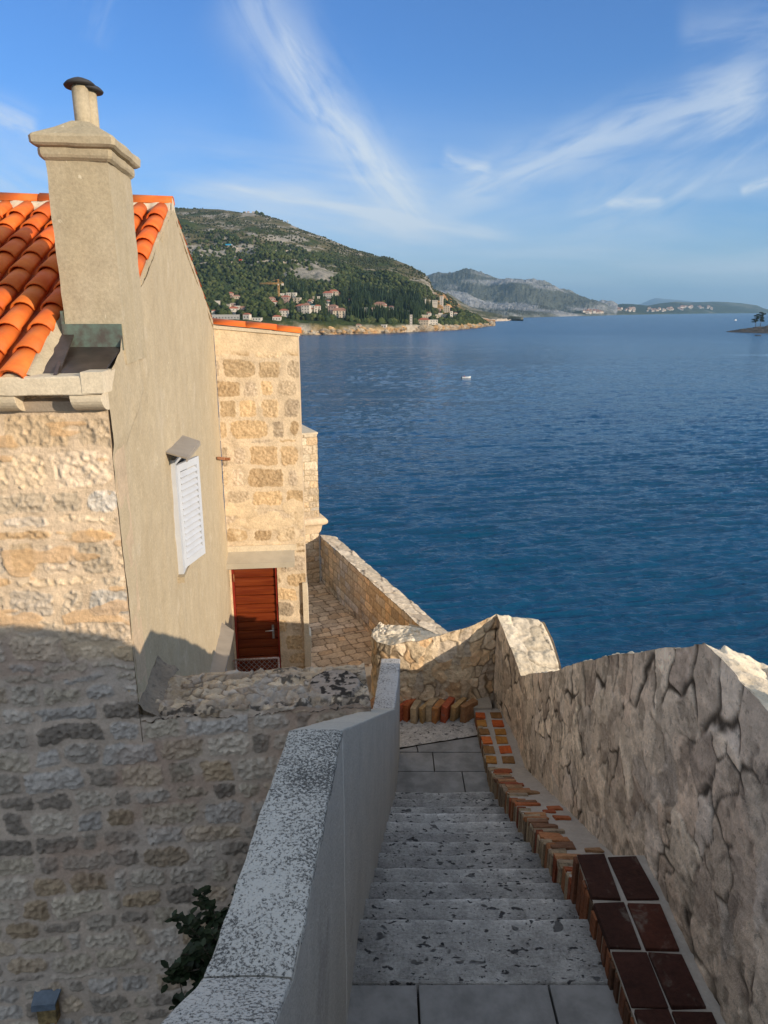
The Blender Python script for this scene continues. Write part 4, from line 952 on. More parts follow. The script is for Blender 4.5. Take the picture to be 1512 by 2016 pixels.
while y < 7.2:       # bricks on edge along the stair side
    w = random.uniform(.045, .062); zt = kz(y+.03)+random.uniform(-.014, .010); zb = stair_z(y)-.2
    far = y > 4.6
    c = random.choice(BC if random.random() < (.35 if far else .5) else [(.36, .30, .22), (.40, .33, .24), (.30, .24, .18)])
    xw = random.uniform(.05, .10)+(.06 if (random.random() < .35 and 3.25 < y < 6.1) else 0)
    c = tuple(k*.75 for k in c)
    if y < 3.2: c = random.choice([(.10, .05, .03), (.14, .06, .035), (.08, .055, .04), (.20, .08, .04), (.12, .09, .06)])
    if y < 3.15: zt = -2.872+random.uniform(-.006, 0)
    mb.box((1.040+xw/2+random.uniform(-.006, .006), y+w/2, (zt+zb)/2), (xw, w, zt-zb), rz=random.uniform(-.05, .05), col=c, jit=.004)
    y += w+random.uniform(.008, .022)
y = 3.3
while y < 6.1:     # bricks lying across the sloping kerb, part buried in mortar
    for rep in range(2):
        if random.random() > (.85, .22)[rep]: continue
        L = (random.uniform(.14, .20), random.uniform(.07, .12))[rep]; x = (random.uniform(1.11, 1.17), random.uniform(1.26, 1.38))[rep]; sl = math.atan(.468); d = random.uniform(.05, .11)
        fr = [(1, 0, 0), (0, math.cos(sl), -math.sin(sl)), (0, math.sin(sl), math.cos(sl))]
        mb.box((x, y, kz(y)-.008), (L, d, .035), frame=fr, col=random.choice(BC), jit=.008)
    y += random.uniform(.06, .12)
y = 6.24
while y < 7.15:    # two columns of squared bricks
    L = random.uniform(.13, .18)
    for x0, x1 in ((1.045, 1.15), (1.21, 1.33)):
        c = random.choice([(.42, .10, .03), (.50, .14, .04), (.36, .18, .05), (.22, .12, .05), (.45, .12, .04)]); mb.box(((x0+x1)/2+random.uniform(-.008, .008), y+L/2, kz(y)-.012), (x1-x0, L-.03, .04), rz=random.uniform(-.06, .06), col=c, jit=.005)
    y += L+.02
x = .98
while x > -.2:     # saw-tooth course at the foot of the far wall
    c = random.choice([(.42, .20, .08), (.38, .12, .05), (.38, .26, .13), (.30, .17, .09), (.42, .33, .22), (.38, .10, .05)])
    a = random.uniform(.35, .8); mb.box((x, 7.30+random.uniform(-.03, .03), -4.45+random.uniform(-.03, .015)), (random.uniform(.045, .075), .24, .20), rz=-a, col=c, jit=.014)
    x -= random.uniform(.07, .13)
part(mb, 'edge_bricks', M['brick'], kb, bevel=.004)
# ================================================================ WALKWAY, sea wall, tower
cd = np.array([-.39, .92, 0]); cd /= np.linalg.norm(cd); cn = np.array([cd[1], -cd[0], 0])
WZ = -5.9
genW = Coursed(.5, 5.0, 5.5, 17, 51, row=(.13, .22), wid=(.16, .36), gap=(.003, .008), corner=.03, thin=.05, pal=[(.48, .39, .29), (.52, .43, .32), (.44, .36, .27), (.50, .38, .26), (.55, .46, .36)], mortar=(.17, .13, .09), bulge=.008, rough=.010, warp=.02)
mb = MB(); uC = float(np.dot([.52, 10.5, 0], cn))
wallpatch(mb, (0, 0, WZ), cn, (0, 0, 1), np.arange(uC-3.4, uC+.02, .016), lambda u: 7.0, lambda u: 15.6, 520, genW, vdir=tuple(cd))
wk = mb.build('walkway', M['paving']); wk['kind'] = 'structure'
mb = MB(); mb.prism([(-40, -12), (3, -12), (3, 60), (-40, 60)][:0] or [(-40, -12), (1.2, -12), (1.2, 7.6), (.6, 9.5), (-1.4, 15.0), (-8, 30), (-40, 30)], -6.2, -6.01); cy = mb.build('courtyard', M['slab']); cy['kind'] = 'structure'
sw = Root('sea_wall', (-.4, 13, HB), 0, 'straight stone sea wall beside the lower walkway with a pale flat capping', 'wall')
Pc = np.array([.52, 10.5, 0]); near = 3.05; farL = 4.98
genCw = Coursed(-2, 7, -6.1, -4.7, 61, row=(.13, .20), wid=(.16, .34), gap=(.002, .006), corner=.02, thin=.05, pal=[(.60, .49, .34), (.56, .45, .31), (.62, .53, .39), (.50, .41, .30), (.60, .46, .30), (.52, .47, .40)], mortar=(.30, .235, .16), bulge=.008, rough=.012, warp=.008)
def postC(U_, V_, h, c, m_):
    dk = smooth(-V_-5.45+.25*fbm(U_*3, V_*3, oct=3, seed=7), .0, .4)*smooth(fbm(U_*6, V_*10, oct=4, seed=8), -.1, .3)
    return h, c*(1-.5*dk[..., None])
ctop = lambda u: float(np.interp(u, [-3.05, -2.9, -1.9, -1.0, 6], [-3.55, -3.6, -4.08, -4.81, -4.81]))
mb = MB(); wallpatch(mb, Pc+np.array([0, 0, 0]), cd, -cn, np.arange(-near, farL, .014), lambda u: -6.0, lambda u: ctop(u)-.01, 90, genCw, post=postC)
part(mb, 'stone_face', M['stone'], sw)
mb = MB(); us = np.arange(-near, farL+.02, .014)
genCc = Rubble(65, .34, .3, [(.62, .55, .44), (.58, .51, .41), (.66, .59, .48)], crack=(.30, .25, .19), gap=.002, bulge=.006, rough=.012, flat=.8, warp=.04)
us = np.arange(-1.0, farL+.02, .014); wallpatch(mb, Pc+np.array([0, 0, -4.81]), cd, np.array([.25, .1, 1])/1.04, us, lambda u: -.01, lambda u: .38, 30, genCc, vdir=tuple(cn+np.array([0, 0, -.24])))
uu = np.arange(-near, -.99, .02); mb.grid(np.array([[tuple(Pc+cd*u+cn*k+np.array([0, 0, ctop(u)-.24*k])) for u in uu] for k in np.linspace(-.01, .13, 6)]), 0, (.6, .53, .42), flip=True)
part(mb, 'capping', M['capstone'], sw)
mb = MB(); o1 = Pc+cn*.37; rows = [[tuple(o1+cd*u+np.array([0, 0, z if z < -30 else ctop(u)-.09])) for u in (-1.0, farL)] for z in (-4.9, -31)]; mb.grid(np.array(rows), 0, (.5, .44, .36), flip=False)
rows = [[tuple(Pc+cn*.12+cd*u+np.array([0, 0, z if z < -30 else ctop(u)-.03])) for u in (-near, -2.9, -1.9, -1.0)] for z in (-4.9, -31)]; mb.grid(np.array(rows), 0, (.5, .44, .36), flip=False)
part(mb, 'sea_face', M['rubble'], sw)
tw = Root('stone_tower', (-2.5, 16.5, HB), 0, 'small square stone bastion with a rounded moulding, beyond the annex', 'tower')
TR = np.array([-1.43, 15.06, 0]); 
genT = Coursed(-3.2, 3.2, -31, -2.4, 71, row=(.11, .19), wid=(.13, .34), gap=(.002, .006), corner=.02, thin=.15, pal=[(.64, .54, .40), (.60, .50, .36), (.66, .58, .45), (.54, .46, .35), (.62, .48, .32), (.58, .54, .47)], mortar=(.36, .29, .20), bulge=.010, rough=.015, warp=.012)
mb = MB()
wallpatch(mb, TR, cn, -cd, np.arange(-1.6, .001, .013), lambda u: -4.5, lambda u: -2.51, 150, genT)
wallpatch(mb, TR, cd, cn, np.arange(0, 3, .05), lambda u: -4.5, lambda u: -2.51, 60, genT)
wallpatch(mb, TR-cn*.02, cn, -cd, np.arange(-1.6, .001, .013), lambda u: -6.0, lambda u: -4.45, 110, genT)
rows = [[tuple(TR+cd*u+np.array([0, 0, z])) for u in (-.02, 3)] for z in (-4.5, -31)]; mb.grid(np.array(rows), 0, (.55, .47, .36), flip=False)
part(mb, 'stone_face', M['stone'], tw)
mb = MB(); q = [TR+cn*.015-cd*.015, TR+cn*.015+cd*3, TR-cn*3+cd*3, TR-cn*3-cd*.015]; mb.prism([(a[0], a[1]) for a in q], -2.53, -2.49, col=(.62, .55, .43)); part(mb, 'flat_top', M['capstone'], tw)
mb = MB(); A = np.linspace(-math.pi/2, math.pi/2, 10); pr = [(.0, -4.74), (.03, -4.66), (.05, -4.56), (.07, -4.54)]+[(.07+.085*math.cos(a), -4.455+.085*math.sin(a)) for a in A]+[(.0, -4.36)]
L_ = np.linspace(0, 1, 50)
for sgn in (0, 1):
    rows = []
    for o, z in pr:
        c0 = TR+(cn-cd)*o
        e = (TR-cn*1.6-cd*o) if sgn == 0 else (TR+cd*3+cn*o)
        rows.append([tuple(c0+(e-c0)*t+np.array([0, 0, z+.008*float(vnoise(t*22, z*9))])) for t in L_])
    mb.grid(np.array(rows), 0, (.68, .57, .42), flip=sgn == 0)
part(mb, 'moulding', M['stone'], tw)
# rampart body under everything
mb = MB(); mb.prism([(-60, -14), (1.86, -14), (1.86, 7.45), (1.45, 7.82), (.85, 8.6), (.6, 9.6)]+[tuple((Pc+cn*.36+cd*u)[:2]) for u in (0.2, 4.9)]+[(-2.6, 18), (-9, 32), (-60, 60)], -31.5, -6.25, col=(.5, .43, .34))
rp = Root('rampart', (-5, 5, -30), 0, 'fortress rampart carrying the house, the steps and the walkway', 'wall'); part(mb, 'masonry', M['rubble'], rp)
# low wall end below the steps
lw = Root('low_retaining_wall', (-.4, 9.6, -6), 0, 'thin low wall edge crossing the foot of the walkway', 'wall')
mb = MB(); a = np.array(atZ(660, 1330, -5.15)); b = np.array(atZ(760, 1301, -5.15)); d = (b-a)/np.linalg.norm(b-a); p_ = np.array([d[1], -d[0], 0])
a = a-d*.6
mb.prism([tuple((a)[:2]), tuple((a+p_*.25)[:2]), tuple((b+p_*.25)[:2]), tuple((b)[:2])], -6.0, -5.15, col=(.50, .41, .30)); part(mb, 'masonry', M['paving'], lw, bevel=.02)
# ================================================================ WIRE GATE
wg = Root('wire_gate', H(.4, BY-.33, HB), HA, 'low rusty framed gate of diamond wire mesh standing in front of the red door', 'gate')
gx0, gx1, gy, gz0, gz1 = .05, .70, BY-.33, -5.95, -5.12
mb = MB()
for p0, p1 in (((gx0, gz0), (gx0, gz1)), ((gx1, gz0), (gx1, gz1)), ((gx0, gz1), (gx1, gz1)), ((gx0, gz0+.05), (gx1, gz0+.05))): mb.tube(H(p0[0], gy, p0[1]), H(p1[0], gy, p1[1]), .017)
mb.tube(H(gx0-.09, gy, gz1-.01), H(gx0, gy, gz1-.01), .008)
part(mb, 'frame', M['rusty_white'], wg)
mb = MB(); st = .078; w = gx1-gx0; h = gz1-gz0-.05
for sgn in (1, -1):
    k = -int(h/st)-1
    while k*st < w+h:
        # line x = k*st + sgn*z
        pts = []
        for z in np.linspace(0, h, 60):
            x_ = k*st+(z if sgn == 1 else h-z)*.92
            if 0 <= x_ <= w: pts.append((x_, z))
        if len(pts) > 1:
            mb.tube(H(gx0+pts[0][0], gy+.004*sgn, gz0+.05+pts[0][1]), H(gx0+pts[-1][0], gy+.004*sgn, gz0+.05+pts[-1][1]), .0034, 5)
        k += 1
part(mb, 'wire_mesh', M['wire'], wg)
# ================================================================ METER BOX on the wall (bottom left)
a = atY(92, 1958, 4.38); bxx = a[0]
mbx = Root('wall_box', (bxx, 4.40, -5.4), HA, 'small yellowish box with a blue grey lid fixed low on the rubble wall', 'box')
def cb(mb, x0, x1, y0, y1, z0, z1):
    p = [(bxx+x0, 4.40+y0, z0), (bxx+x1, 4.40+y0+.1*(x1-x0), z0), (bxx+x1, 4.40+y1, z0), (bxx+x0, 4.40+y1, z0)]; mb.hexa(p+[(a_, b_, z1) for a_, b_, _ in p])
zt = a[2]
mb = MB(); p = [(bxx-.09, 4.30, zt-.04), (bxx+.09, 4.32, zt-.04), (bxx+.11, 4.40, zt+.02), (bxx-.09, 4.38, zt+.02)]; mb.hexa(p+[(a_, b_, c_+.018) for a_, b_, c_ in p]); p = [(bxx-.09, 4.292, zt-.075), (bxx+.09, 4.312, zt-.075), (bxx+.09, 4.32, zt-.075), (bxx-.09, 4.30, zt-.075)]; mb.hexa(p+[(a_, b_, c_+.045) for a_, b_, c_ in p])
M['bluegrey'] = plain('blue_grey_paint', (.13, .17, .22), .5, var=.2, vscale=12, bump=.2); M['yellowish'] = plain('old_yellow_paint', (.30, .21, .09), .6, var=.4, vscale=20)
part(mb, 'lid', M['bluegrey'], mbx)
mb = MB(); cb(mb, -.07, .075, -.08, 0, zt-.24, zt-.045); part(mb, 'body', M['yellowish'], mbx, bevel=.006)
mb = MB(); mb.tube((bxx-.01, 4.35, zt-.24), (bxx-.01, 4.36, -6.0), .016); mb.tube((bxx+.05, 4.35, zt-.24), (bxx+.06, 4.36, -6.0), .007); part(mb, 'conduit', M['rust'], mbx)
# ================================================================ SHRUB
def leaf_mat():
    m, nt, p = newmat('glossy_dark_leaf'); a = nt.new('ShaderNodeAttribute', attribute_name='Col')
    nt.l.new(a.outputs['Color'], p.inputs['Base Color']); p.inputs['Roughness'].default_value = .5; p.inputs['Specular IOR Level'].default_value = .3; return m
M['leaf'] = leaf_mat(); M['bark'] = plain('grey_bark', (.10, .08, .06), .9, bump=.5)
sc_ = np.array(atY(415, 1885, 3.75)); base = np.array([sc_[0]+.12, 3.85, -6.0])
sh = Root('shrub', tuple(base), 0, 'dark leafy shrub growing in the courtyard behind the speckled parapet', 'shrub')
mb = MB(); R = random.Random(3); tips = []
top = sc_+np.array([.12, 0, -.05])
def limb(p0, p1, r0, r1, n=5):
    p0, p1 = np.array(p0), np.array(p1); prev = p0
    for i in range(1, n+1):
        t = i/n; q = p0+(p1-p0)*t+np.array([R.uniform(-.02, .02) for _ in range(3)])*(1 if i < n else 0); mb.tube(prev, q, r0+(r1-r0)*(i-1)/n, 7, r1=r0+(r1-r0)*i/n); prev = q
limb(base, top-np.array([0, 0, .45]), .035, .022, 7)
for i in range(95):
    a = R.uniform(0, 2*math.pi); el = R.uniform(-.55, 1.2); rr = R.uniform(.20, .46); d = np.array([math.cos(a)*math.cos(el), math.sin(a)*math.cos(el)*.8, math.sin(el)*1.15])
    st_ = top+np.array([0, 0, R.uniform(-.5, .1)]); tp = st_+d*rr; limb(st_, tp, .008, .003, 3); tips.append((st_, tp))
limb(base+np.array([-.12, -.05, 0]), np.array(atY(352, 1925, 3.7)), .006, .004, 6)
part(mb, 'branches', M['bark'], sh)
mb = MB()
for st_, tp in tips:
    d = tp-st_
    for k in range(46):
        t = R.uniform(.1, 1.05); c = st_+d*t; a = R.uniform(0, 2*math.pi); up_ = R.uniform(-.2, .9)
        ld = np.array([math.cos(a), math.sin(a), up_]); ld /= np.linalg.norm(ld); L = R.uniform(.05, .08); w_ = L*.30
        sd_ = np.cross(ld, [0, 0, 1]); sd_ /= np.linalg.norm(sd_)+1e-6; nn = np.cross(sd_, ld)
        v = [c, c+ld*L*.35+sd_*w_+nn*.003, c+ld*L*.75+sd_*w_*.8, c+ld*L, c+ld*L*.75-sd_*w_*.8, c+ld*L*.35-sd_*w_+nn*.003]
        g = R.uniform(.6, 1.3); mb.add(v, [(0, 1, 2, 3), (0, 3, 4, 5)], 0, (.018*g, .032*g, .014*g))
part(mb, 'foliage', M['leaf'], sh)
# ================================================================ SEA
def sea_mat():
    m, nt, p = newmat('sea_water')
    tc = nt.new('ShaderNodeTexCoord')
    def mp(sx, sy, rot):
        n = nt.new('ShaderNodeMapping'); nt.l.new(tc.outputs['Object'], n.inputs[0]); n.inputs['Scale'].default_value = (sx, sy, 1); n.inputs['Rotation'].default_value = (0, 0, rot); return n.outputs[0]
    chop2 = nt.noise(1.0, 4, .6, mp(.5, 1.2, RAD(-4)), dist=.6)
    rip = nt.noise(1.0, 3, .6, mp(2.0, 3.4, RAD(10)))
    big = nt.noise(1.0, 3, .6, mp(.010, .035, RAD(-6)), dist=1.0)
    h = nt.math('ADD', nt.math('MULTIPLY', rip, .10), nt.math('MULTIPLY', chop2, .60))
    slick = nt.ss(nt.noise(1.0, 4, .55, mp(.0022, .018, RAD(-3)), dist=1.2), .58, .68)
    b = nt.new('ShaderNodeBump'); b.inputs['Distance'].default_value = 1.0; nt.put(b.inputs['Height'], h); nt.put(b.inputs['Strength'], nt.math('SUBTRACT', .6, nt.math('MULTIPLY', slick, .4)))
    nt.l.new(b.outputs[0], p.inputs['Normal'])
    c = nt.mix(nt.ss(big, .3, .7), (.0008, .040, .088, 1), (.001, .056, .122, 1))
    sp = nt.new('ShaderNodeSeparateXYZ'); nt.l.new(tc.outputs['Object'], sp.inputs[0])
    nt.put(p.inputs['Roughness'], nt.math('ADD', .05, nt.math('MULTIPLY', nt.ss(sp.outputs[1], 120, 1100), .20)))
    nt.l.new(c, p.inputs['Base Color']); p.inputs['IOR'].default_value = 1.33; p.inputs['Specular Tint'].default_value = (.42, .90, 1.0, 1)
    return m
M['sea'] = sea_mat()
def wave_h(X_, Y_):
    a = RAD(-11); xr = X_*math.cos(a)-Y_*math.sin(a); yr = X_*math.sin(a)+Y_*math.cos(a)
    w = fbm(xr/40, yr/9, oct=2, seed=2)*.10
    c1 = 1-np.abs(fbm(xr/10.0+.3*w, yr/2.3, oct=3, seed=5, rough=.5))*2.6
    b_ = RAD(9); x2 = X_*math.cos(b_)-Y_*math.sin(b_); y2 = X_*math.sin(b_)+Y_*math.cos(b_)
    c2 = 1-np.abs(fbm(x2/2.6, y2/1.2, oct=2, seed=7))*2.2
    amp = .7+.6*fbm(X_/70, Y_/90, oct=3, seed=9)
    return w+(c1*.25+c2*.07)*amp
mb = MB()
pys = np.concatenate([np.linspace(1900, 1405, 120), np.linspace(1404, 660, 780), np.linspace(659, 622, 40)]); qy = np.array([ray(756, y)[2]/ray(756, y)[1] for y in pys]); Yr_ = SEA_Z/qy
tx = np.linspace(-1.0, 1.0, 780)
GX = Yr_[:, None]*tx[None, :]; GY = np.broadcast_to(Yr_[:, None], GX.shape)
fade = 1-smooth(GY, 350, 800)
mb.grid(np.stack([GX, GY, SEA_Z+wave_h(GX, GY)*fade], -1), 0)
mb.add([(-40000, -3000, SEA_Z-.8), (40000, -3000, SEA_Z-.8), (40000, 45000, SEA_Z-.8), (-40000, 45000, SEA_Z-.8)], [(0, 1, 2, 3)])
so_ = mb.build('sea', M['sea']); so_['kind'] = 'structure'
# ================================================================ TERRAIN
def poly(pts, x): return np.interp(x, [p[0] for p in pts], [p[1] for p in pts])
class Terrain:
    """a hillside sheet between a shoreline and a ridge that both stand at their real distances"""
    def __init__(s, name, shore, ridge, Yr, x0, x1, nc, nr, mat, amp, seed, profile, back=1.35, cliff=6, foot=None, colfn=None, nscale=1.0):
        px = np.linspace(x0, x1, nc); s.px = px; s.nr = nr
        ps = poly(shore, px); pr = poly(ridge, px)
        q = lambda py: np.array([ray(756, y)[2]/ray(756, y)[1] for y in py])
        qs, qr = q(ps), q(pr); Ys = SEA_Z/qs; YR = poly(Yr, px); ZR = qr*YR
        def az(py): return np.array([(x-756)/1400/ray(756, y)[1] for x, y in zip(px, py)])
        t = np.linspace(0, 1, nr)[:, None]; Yv = Ys+(YR-Ys)*t
        tanx = az(ps)*(1-t)+az(pr)*t; Xv = tanx*Yv
        pf = profile(t, px[None, :])
        Zv = SEA_Z+(ZR-SEA_Z)*pf
        wob = amp*np.sin(np.clip(t*1.0, 0, 1)*math.pi)**.6*(fbm(Xv/(220*nscale), Yv/(220*nscale), oct=6, seed=seed, rough=.52))+amp*.10*fbm(Xv/(30*nscale), Yv/(30*nscale), oct=4, seed=seed+5)*(.35+.65*np.sin(t*math.pi))
        gul = -amp*.5*np.clip(ridged(Xv/(300*nscale)+Yv/900, Yv/(1400*nscale), 4, seed+9), 0, 1)*np.sin(t*math.pi)
        Zv = Zv+(wob+gul)*smooth(t, 0.0, .10)
        Zv = Zv+cliff*smooth(t, .0, .010)*(1+.8*fbm(Xv/18, Yv/18, oct=3, seed=seed+2))*(1-smooth(t, .5, .9))
        Zv[0] = SEA_Z-3
        s.X, s.Y, s.Z = Xv, Yv, Zv
        bX = Xv[-1]*back; bY = Yv[-1]*back; bZ = np.full_like(bX, SEA_Z-5)
        m1 = (Xv[-1]*(1+(back-1)*.4), Yv[-1]*(1+(back-1)*.4), Zv[-1]*.75)
        P_ = np.stack([np.vstack([Xv, m1[0], bX]), np.vstack([Yv, m1[1], bY]), np.vstack([Zv, m1[2], bZ])], -1)
        col = None
        if colfn is not None:
            c = colfn(Xv, Yv, Zv, t, px[None, :]); col = np.concatenate([c, c[-1:], c[-1:]], 0)
        mb = MB(); mb.grid(P_, 0, col); s.o = mb.build(name, mat); s.o['kind'] = 'structure'
        k = CP*s.Y-SP*s.Z; s.PX = 756+1400*s.X/k; s.PY = 1008-1400*(CP*s.Z+SP*s.Y)/k
    def at(s, px, py):
        i = int(np.clip(round((px-s.px[0])/(s.px[-1]-s.px[0])*(len(s.px)-1)), 0, len(s.px)-1))
        col = s.PY[:, i]; j = np.where(col <= py)[0]; j = j[0] if len(j) else s.nr-1
        return np.array([s.X[j, i], s.Y[j, i], s.Z[j, i]])
def hill_mat(name, fine):
    m, nt, p = newmat(name); a = nt.new('ShaderNodeAttribute', attribute_name='Col'); co = nt.coord()
    n = nt.noise(1/fine, 6, .65, co); f = nt.math('ADD', nt.math('MULTIPLY', nt.math('SUBTRACT', n, .5), 1.5), 1.0)
    cmb = nt.new('ShaderNodeCombineColor'); [nt.put(cmb.inputs[i], f) for i in range(3)]
    c = nt.mix(1.0, a.outputs['Color'], cmb.outputs[0], 'MULTIPLY'); nt.l.new(c, p.inputs['Base Color'])
    p.inputs['Roughness'].default_value = 1; p.inputs['Specular IOR Level'].default_value = .05
    nt.l.new(nt.bump(nt.noise(1/fine*1.5, 5, .65, co), .9, fine*.5), p.inputs['Normal']); return m
M['hill'] = hill_mat('scrub_and_rock', 9.0); M['far'] = hill_mat('far_rock_and_scrub', 60.0); M['cape'] = hill_mat('cape_scrub', 12.0)
GREEN = np.array([.052, .066, .020]); DRY = np.array([.135, .115, .060]); ROCK = np.array([.34, .30, .25]); OCHRE = np.array([.52, .33, .15]); ORANGE = np.array([.60, .30, .12])
# --- headland hill
def hl_col(X_, Y_, Z_, t, px):
    n = fbm(X_/110, Y_/150+Z_/60, oct=6, seed=3, rough=.6); n2 = fbm(X_/35, Z_/18+Y_/60, oct=5, seed=8, rough=.65)
    T_ = np.broadcast_to(t, X_.shape); PXB = np.broadcast_to(px, X_.shape)
    dry = smooth(n*.9+(T_-.45)*.75-.06, -.12, .22)
    c = GREEN*(1-dry[..., None])+DRY*dry[..., None]
    rk = smooth(n2+.55*n+(T_-.68)*.5-.02, .20, .40)*smooth(T_, .22, .40)
    for cx, cy, rx, ry in ((610, 535, 70, 26), (440, 500, 110, 30), (560, 470, 60, 10), (500, 420, 40, 8), (845, 560, 25, 30)):
        pyv = 1008-1400*(CP*Z_+SP*Y_)/(CP*Y_-SP*Z_)
        rk = np.maximum(rk, smooth(1.0-((PXB-cx)/rx)**2-((pyv-cy)/ry)**2+n2*1.3, .25, .8))
    c = c*(1-rk[..., None]*.85)+ROCK*(1+.3*n[..., None])*rk[..., None]*.85
    sh_ = 1-smooth(T_+.014*n2+.008*(PXB < 800), .012, .028)
    oc = smooth(n2, -.2, .3)[..., None]
    c = c*(1-sh_[..., None])+(OCHRE*oc+np.array([.46, .38, .28])*(1-oc))*sh_[..., None]
    e = smooth(PXB+40*n, 845, 875)*smooth(n2+.35, .1, .5)*smooth(T_, .2, .35)
    c = c*(1-.85*e[..., None])+ORANGE*.85*e[..., None]
    return np.clip(c, .005, .9)
shoreH = [(-300, 665), (560, 660), (640, 659), (760, 656), (840, 652), (900, 649), (935, 645), (962, 641.5), (975, 641)]
ridgeH = [(-300, 330), (0, 385), (200, 395), (345, 410), (430, 412), (475, 418), (498, 419), (530, 426), (560, 438), (600, 455), (650, 473), (700, 492), (740, 505), (765, 507), (800, 520), (830, 535), (845, 548), (852, 568), (880, 582), (905, 600), (920, 610), (935, 622), (945, 632), (962, 637), (975, 639.5)]
YrH = [(-300, 3000), (400, 2700), (600, 2400), (760, 2150), (850, 1900), (920, 1700), (975, 1560)]
prof = lambda t, px: np.clip(.03*smooth(t, 0, .02)+(.80*t**1.05+.17*smooth(t, .15, .85)), 0, 1)
hill = Terrain('headland_hill', shoreH, ridgeH, YrH, -300, 975, 900, 260, M['hill'], 34, 4, prof, colfn=hl_col, cliff=3.5)
# --- low cape behind
def cape_col(X_, Y_, Z_, t, px):
    n = fbm(X_/90, Y_/160+Z_/30, oct=5, seed=13, rough=.6); c = np.array([.10, .10, .05])*(1+.3*n[..., None]); rk = smooth(n, -.05, .25)[..., None]*.6
    c = c*(1-rk)+np.array([.33, .28, .22])*rk; T_ = np.broadcast_to(t, X_.shape); s_ = (1-smooth(T_, .10, .22))[..., None]; return c*(1-s_)+np.array([.52, .42, .32])*s_
Terrain('cape', [(880, 638), (940, 634), (1000, 631.5), (1030, 630)], [(880, 575), (905, 592), (925, 604), (950, 612), (970, 618), (990, 625), (1010, 627.5), (1022, 629), (1030, 629.7)], [(880, 3000), (1030, 2250)], 880, 1030, 220, 60, M['cape'], 18, 23, lambda t, px: t**.9, colfn=cape_col, cliff=5)
# --- far mountains
def mt_col(base, rock, sc_=1.0, seed=30, th=.0):
    def f(X_, Y_, Z_, t, px):
        n = fbm(X_/(500*sc_), Y_/(900*sc_)+Z_/(120*sc_), oct=7, seed=seed, rough=.62); rk = smooth(n, th, th+.3)[..., None]
        return np.array(base)*(1+.25*n[..., None])*(1-rk)+np.array(rock)*rk
    return f
mtn = Terrain('mountain', [(820, 628), (1000, 626), (1130, 622.5), (1180, 621), (1215, 620)], [(820, 556), (845, 553), (870, 552), (893, 549), (910, 543), (925, 540.5), (940, 545), (960, 549), (985, 549), (1005, 548), (1025, 549), (1045, 553), (1065, 560), (1085, 571), (1110, 583), (1140, 596), (1165, 602), (1185, 602), (1215, 612)],
    [(820, 8600), (1050, 8000), (1215, 7000)], 820, 1215, 420, 150, M['far'], 190, 33, lambda t, px: .88*t**.85+.12*smooth(t, .3, 1), colfn=mt_col((.10, .11, .09), (.27, .27, .265), 1, 30, -.15), nscale=4.5, cliff=10)
Terrain('mountain', [(800, 616.5), (920, 616.5)], [(800, 570), (838, 552), (855, 543), (870, 536.5), (884, 542), (898, 549), (920, 560)], [(800, 15000), (920, 15000)], 800, 920, 120, 40, M['far'], 160, 36, lambda t, px: t, colfn=mt_col((.20, .18, .16), (.42, .39, .35), 2, 31, -.1), nscale=6, cliff=1)
coast = Terrain('far_coast_hill', [(1130, 622.5), (1200, 620.3), (1300, 618.3), (1400, 617), (1560, 616)], [(1130, 612), (1150, 605), (1170, 601.5), (1200, 601), (1235, 598), (1250, 599), (1275, 602), (1300, 597), (1330, 594), (1360, 595.5), (1400, 594), (1430, 594.5), (1460, 597), (1490, 601), (1508, 609), (1520, 613), (1560, 613.5)],
    [(1130, 8200), (1300, 9500), (1560, 13500)], 1130, 1560, 420, 60, M['far'], 50, 43, lambda t, px: t**.9, colfn=mt_col((.045, .060, .030), (.12, .12, .07), 1, 34, .15), nscale=4, cliff=8)
Terrain('far_island', [(1235, 614.2), (1430, 614.2)], [(1235, 604), (1262, 598), (1280, 590), (1292, 586.5), (1305, 588), (1330, 590), (1350, 592), (1385, 597), (1430, 604)], [(1235, 27000), (1430, 27000)], 1235, 1430, 120, 30, M['far'], 60, 53, lambda t, px: t, colfn=mt_col((.07, .075, .06), (.15, .15, .12), 3, 35, .1), nscale=10, cliff=1, back=1.1)
# ================================================================ FOREST on the headland (one far-off wood)
rn = np.random.default_rng(5)
def blob_template(kind, r_):
    if kind == 'round':
        pts = []; rings = [(-.55, .45), (-.15, .85), (.3, .8), (.68, .42)]
        for z, r in rings:
            for i in range(6): a = i*math.pi/3+z*2; k = 1+r_.uniform(-.25, .25); pts.append((r*math.cos(a)*k, r*math.sin(a)*k, z))
        pts.append((0, 0, .95)); pts.append((0, 0, -.75))
    else:
        pts = []; rings = [(.0, .16), (.35, .24), (1.1, .20), (2.0, .10)]
        for z, r in rings:
            for i in range(6): a = i*math.pi/3+z; k = 1+r_.uniform(-.25, .25); pts.append((r*math.cos(a)*k, r*math.sin(a)*k, z))
        pts.append((0, 0, 2.6)); pts.append((0, 0, -.3))
    f = []
    for k in range(3):
        for i in range(6): j = (i+1) % 6; f.append((k*6+i, k*6+j, (k+1)*6+j)); f.append((k*6+i, (k+1)*6+j, (k+1)*6+i))
    for i in range(6): j = (i+1) % 6; f.append((18+i, 18+j, 24)); f.append((j, i, 25))
    return np.array(pts), np.array(f)
TPL = [blob_template('round', rn) for _ in range(6)]; CYP = [blob_template('cyp', rn) for _ in range(4)]
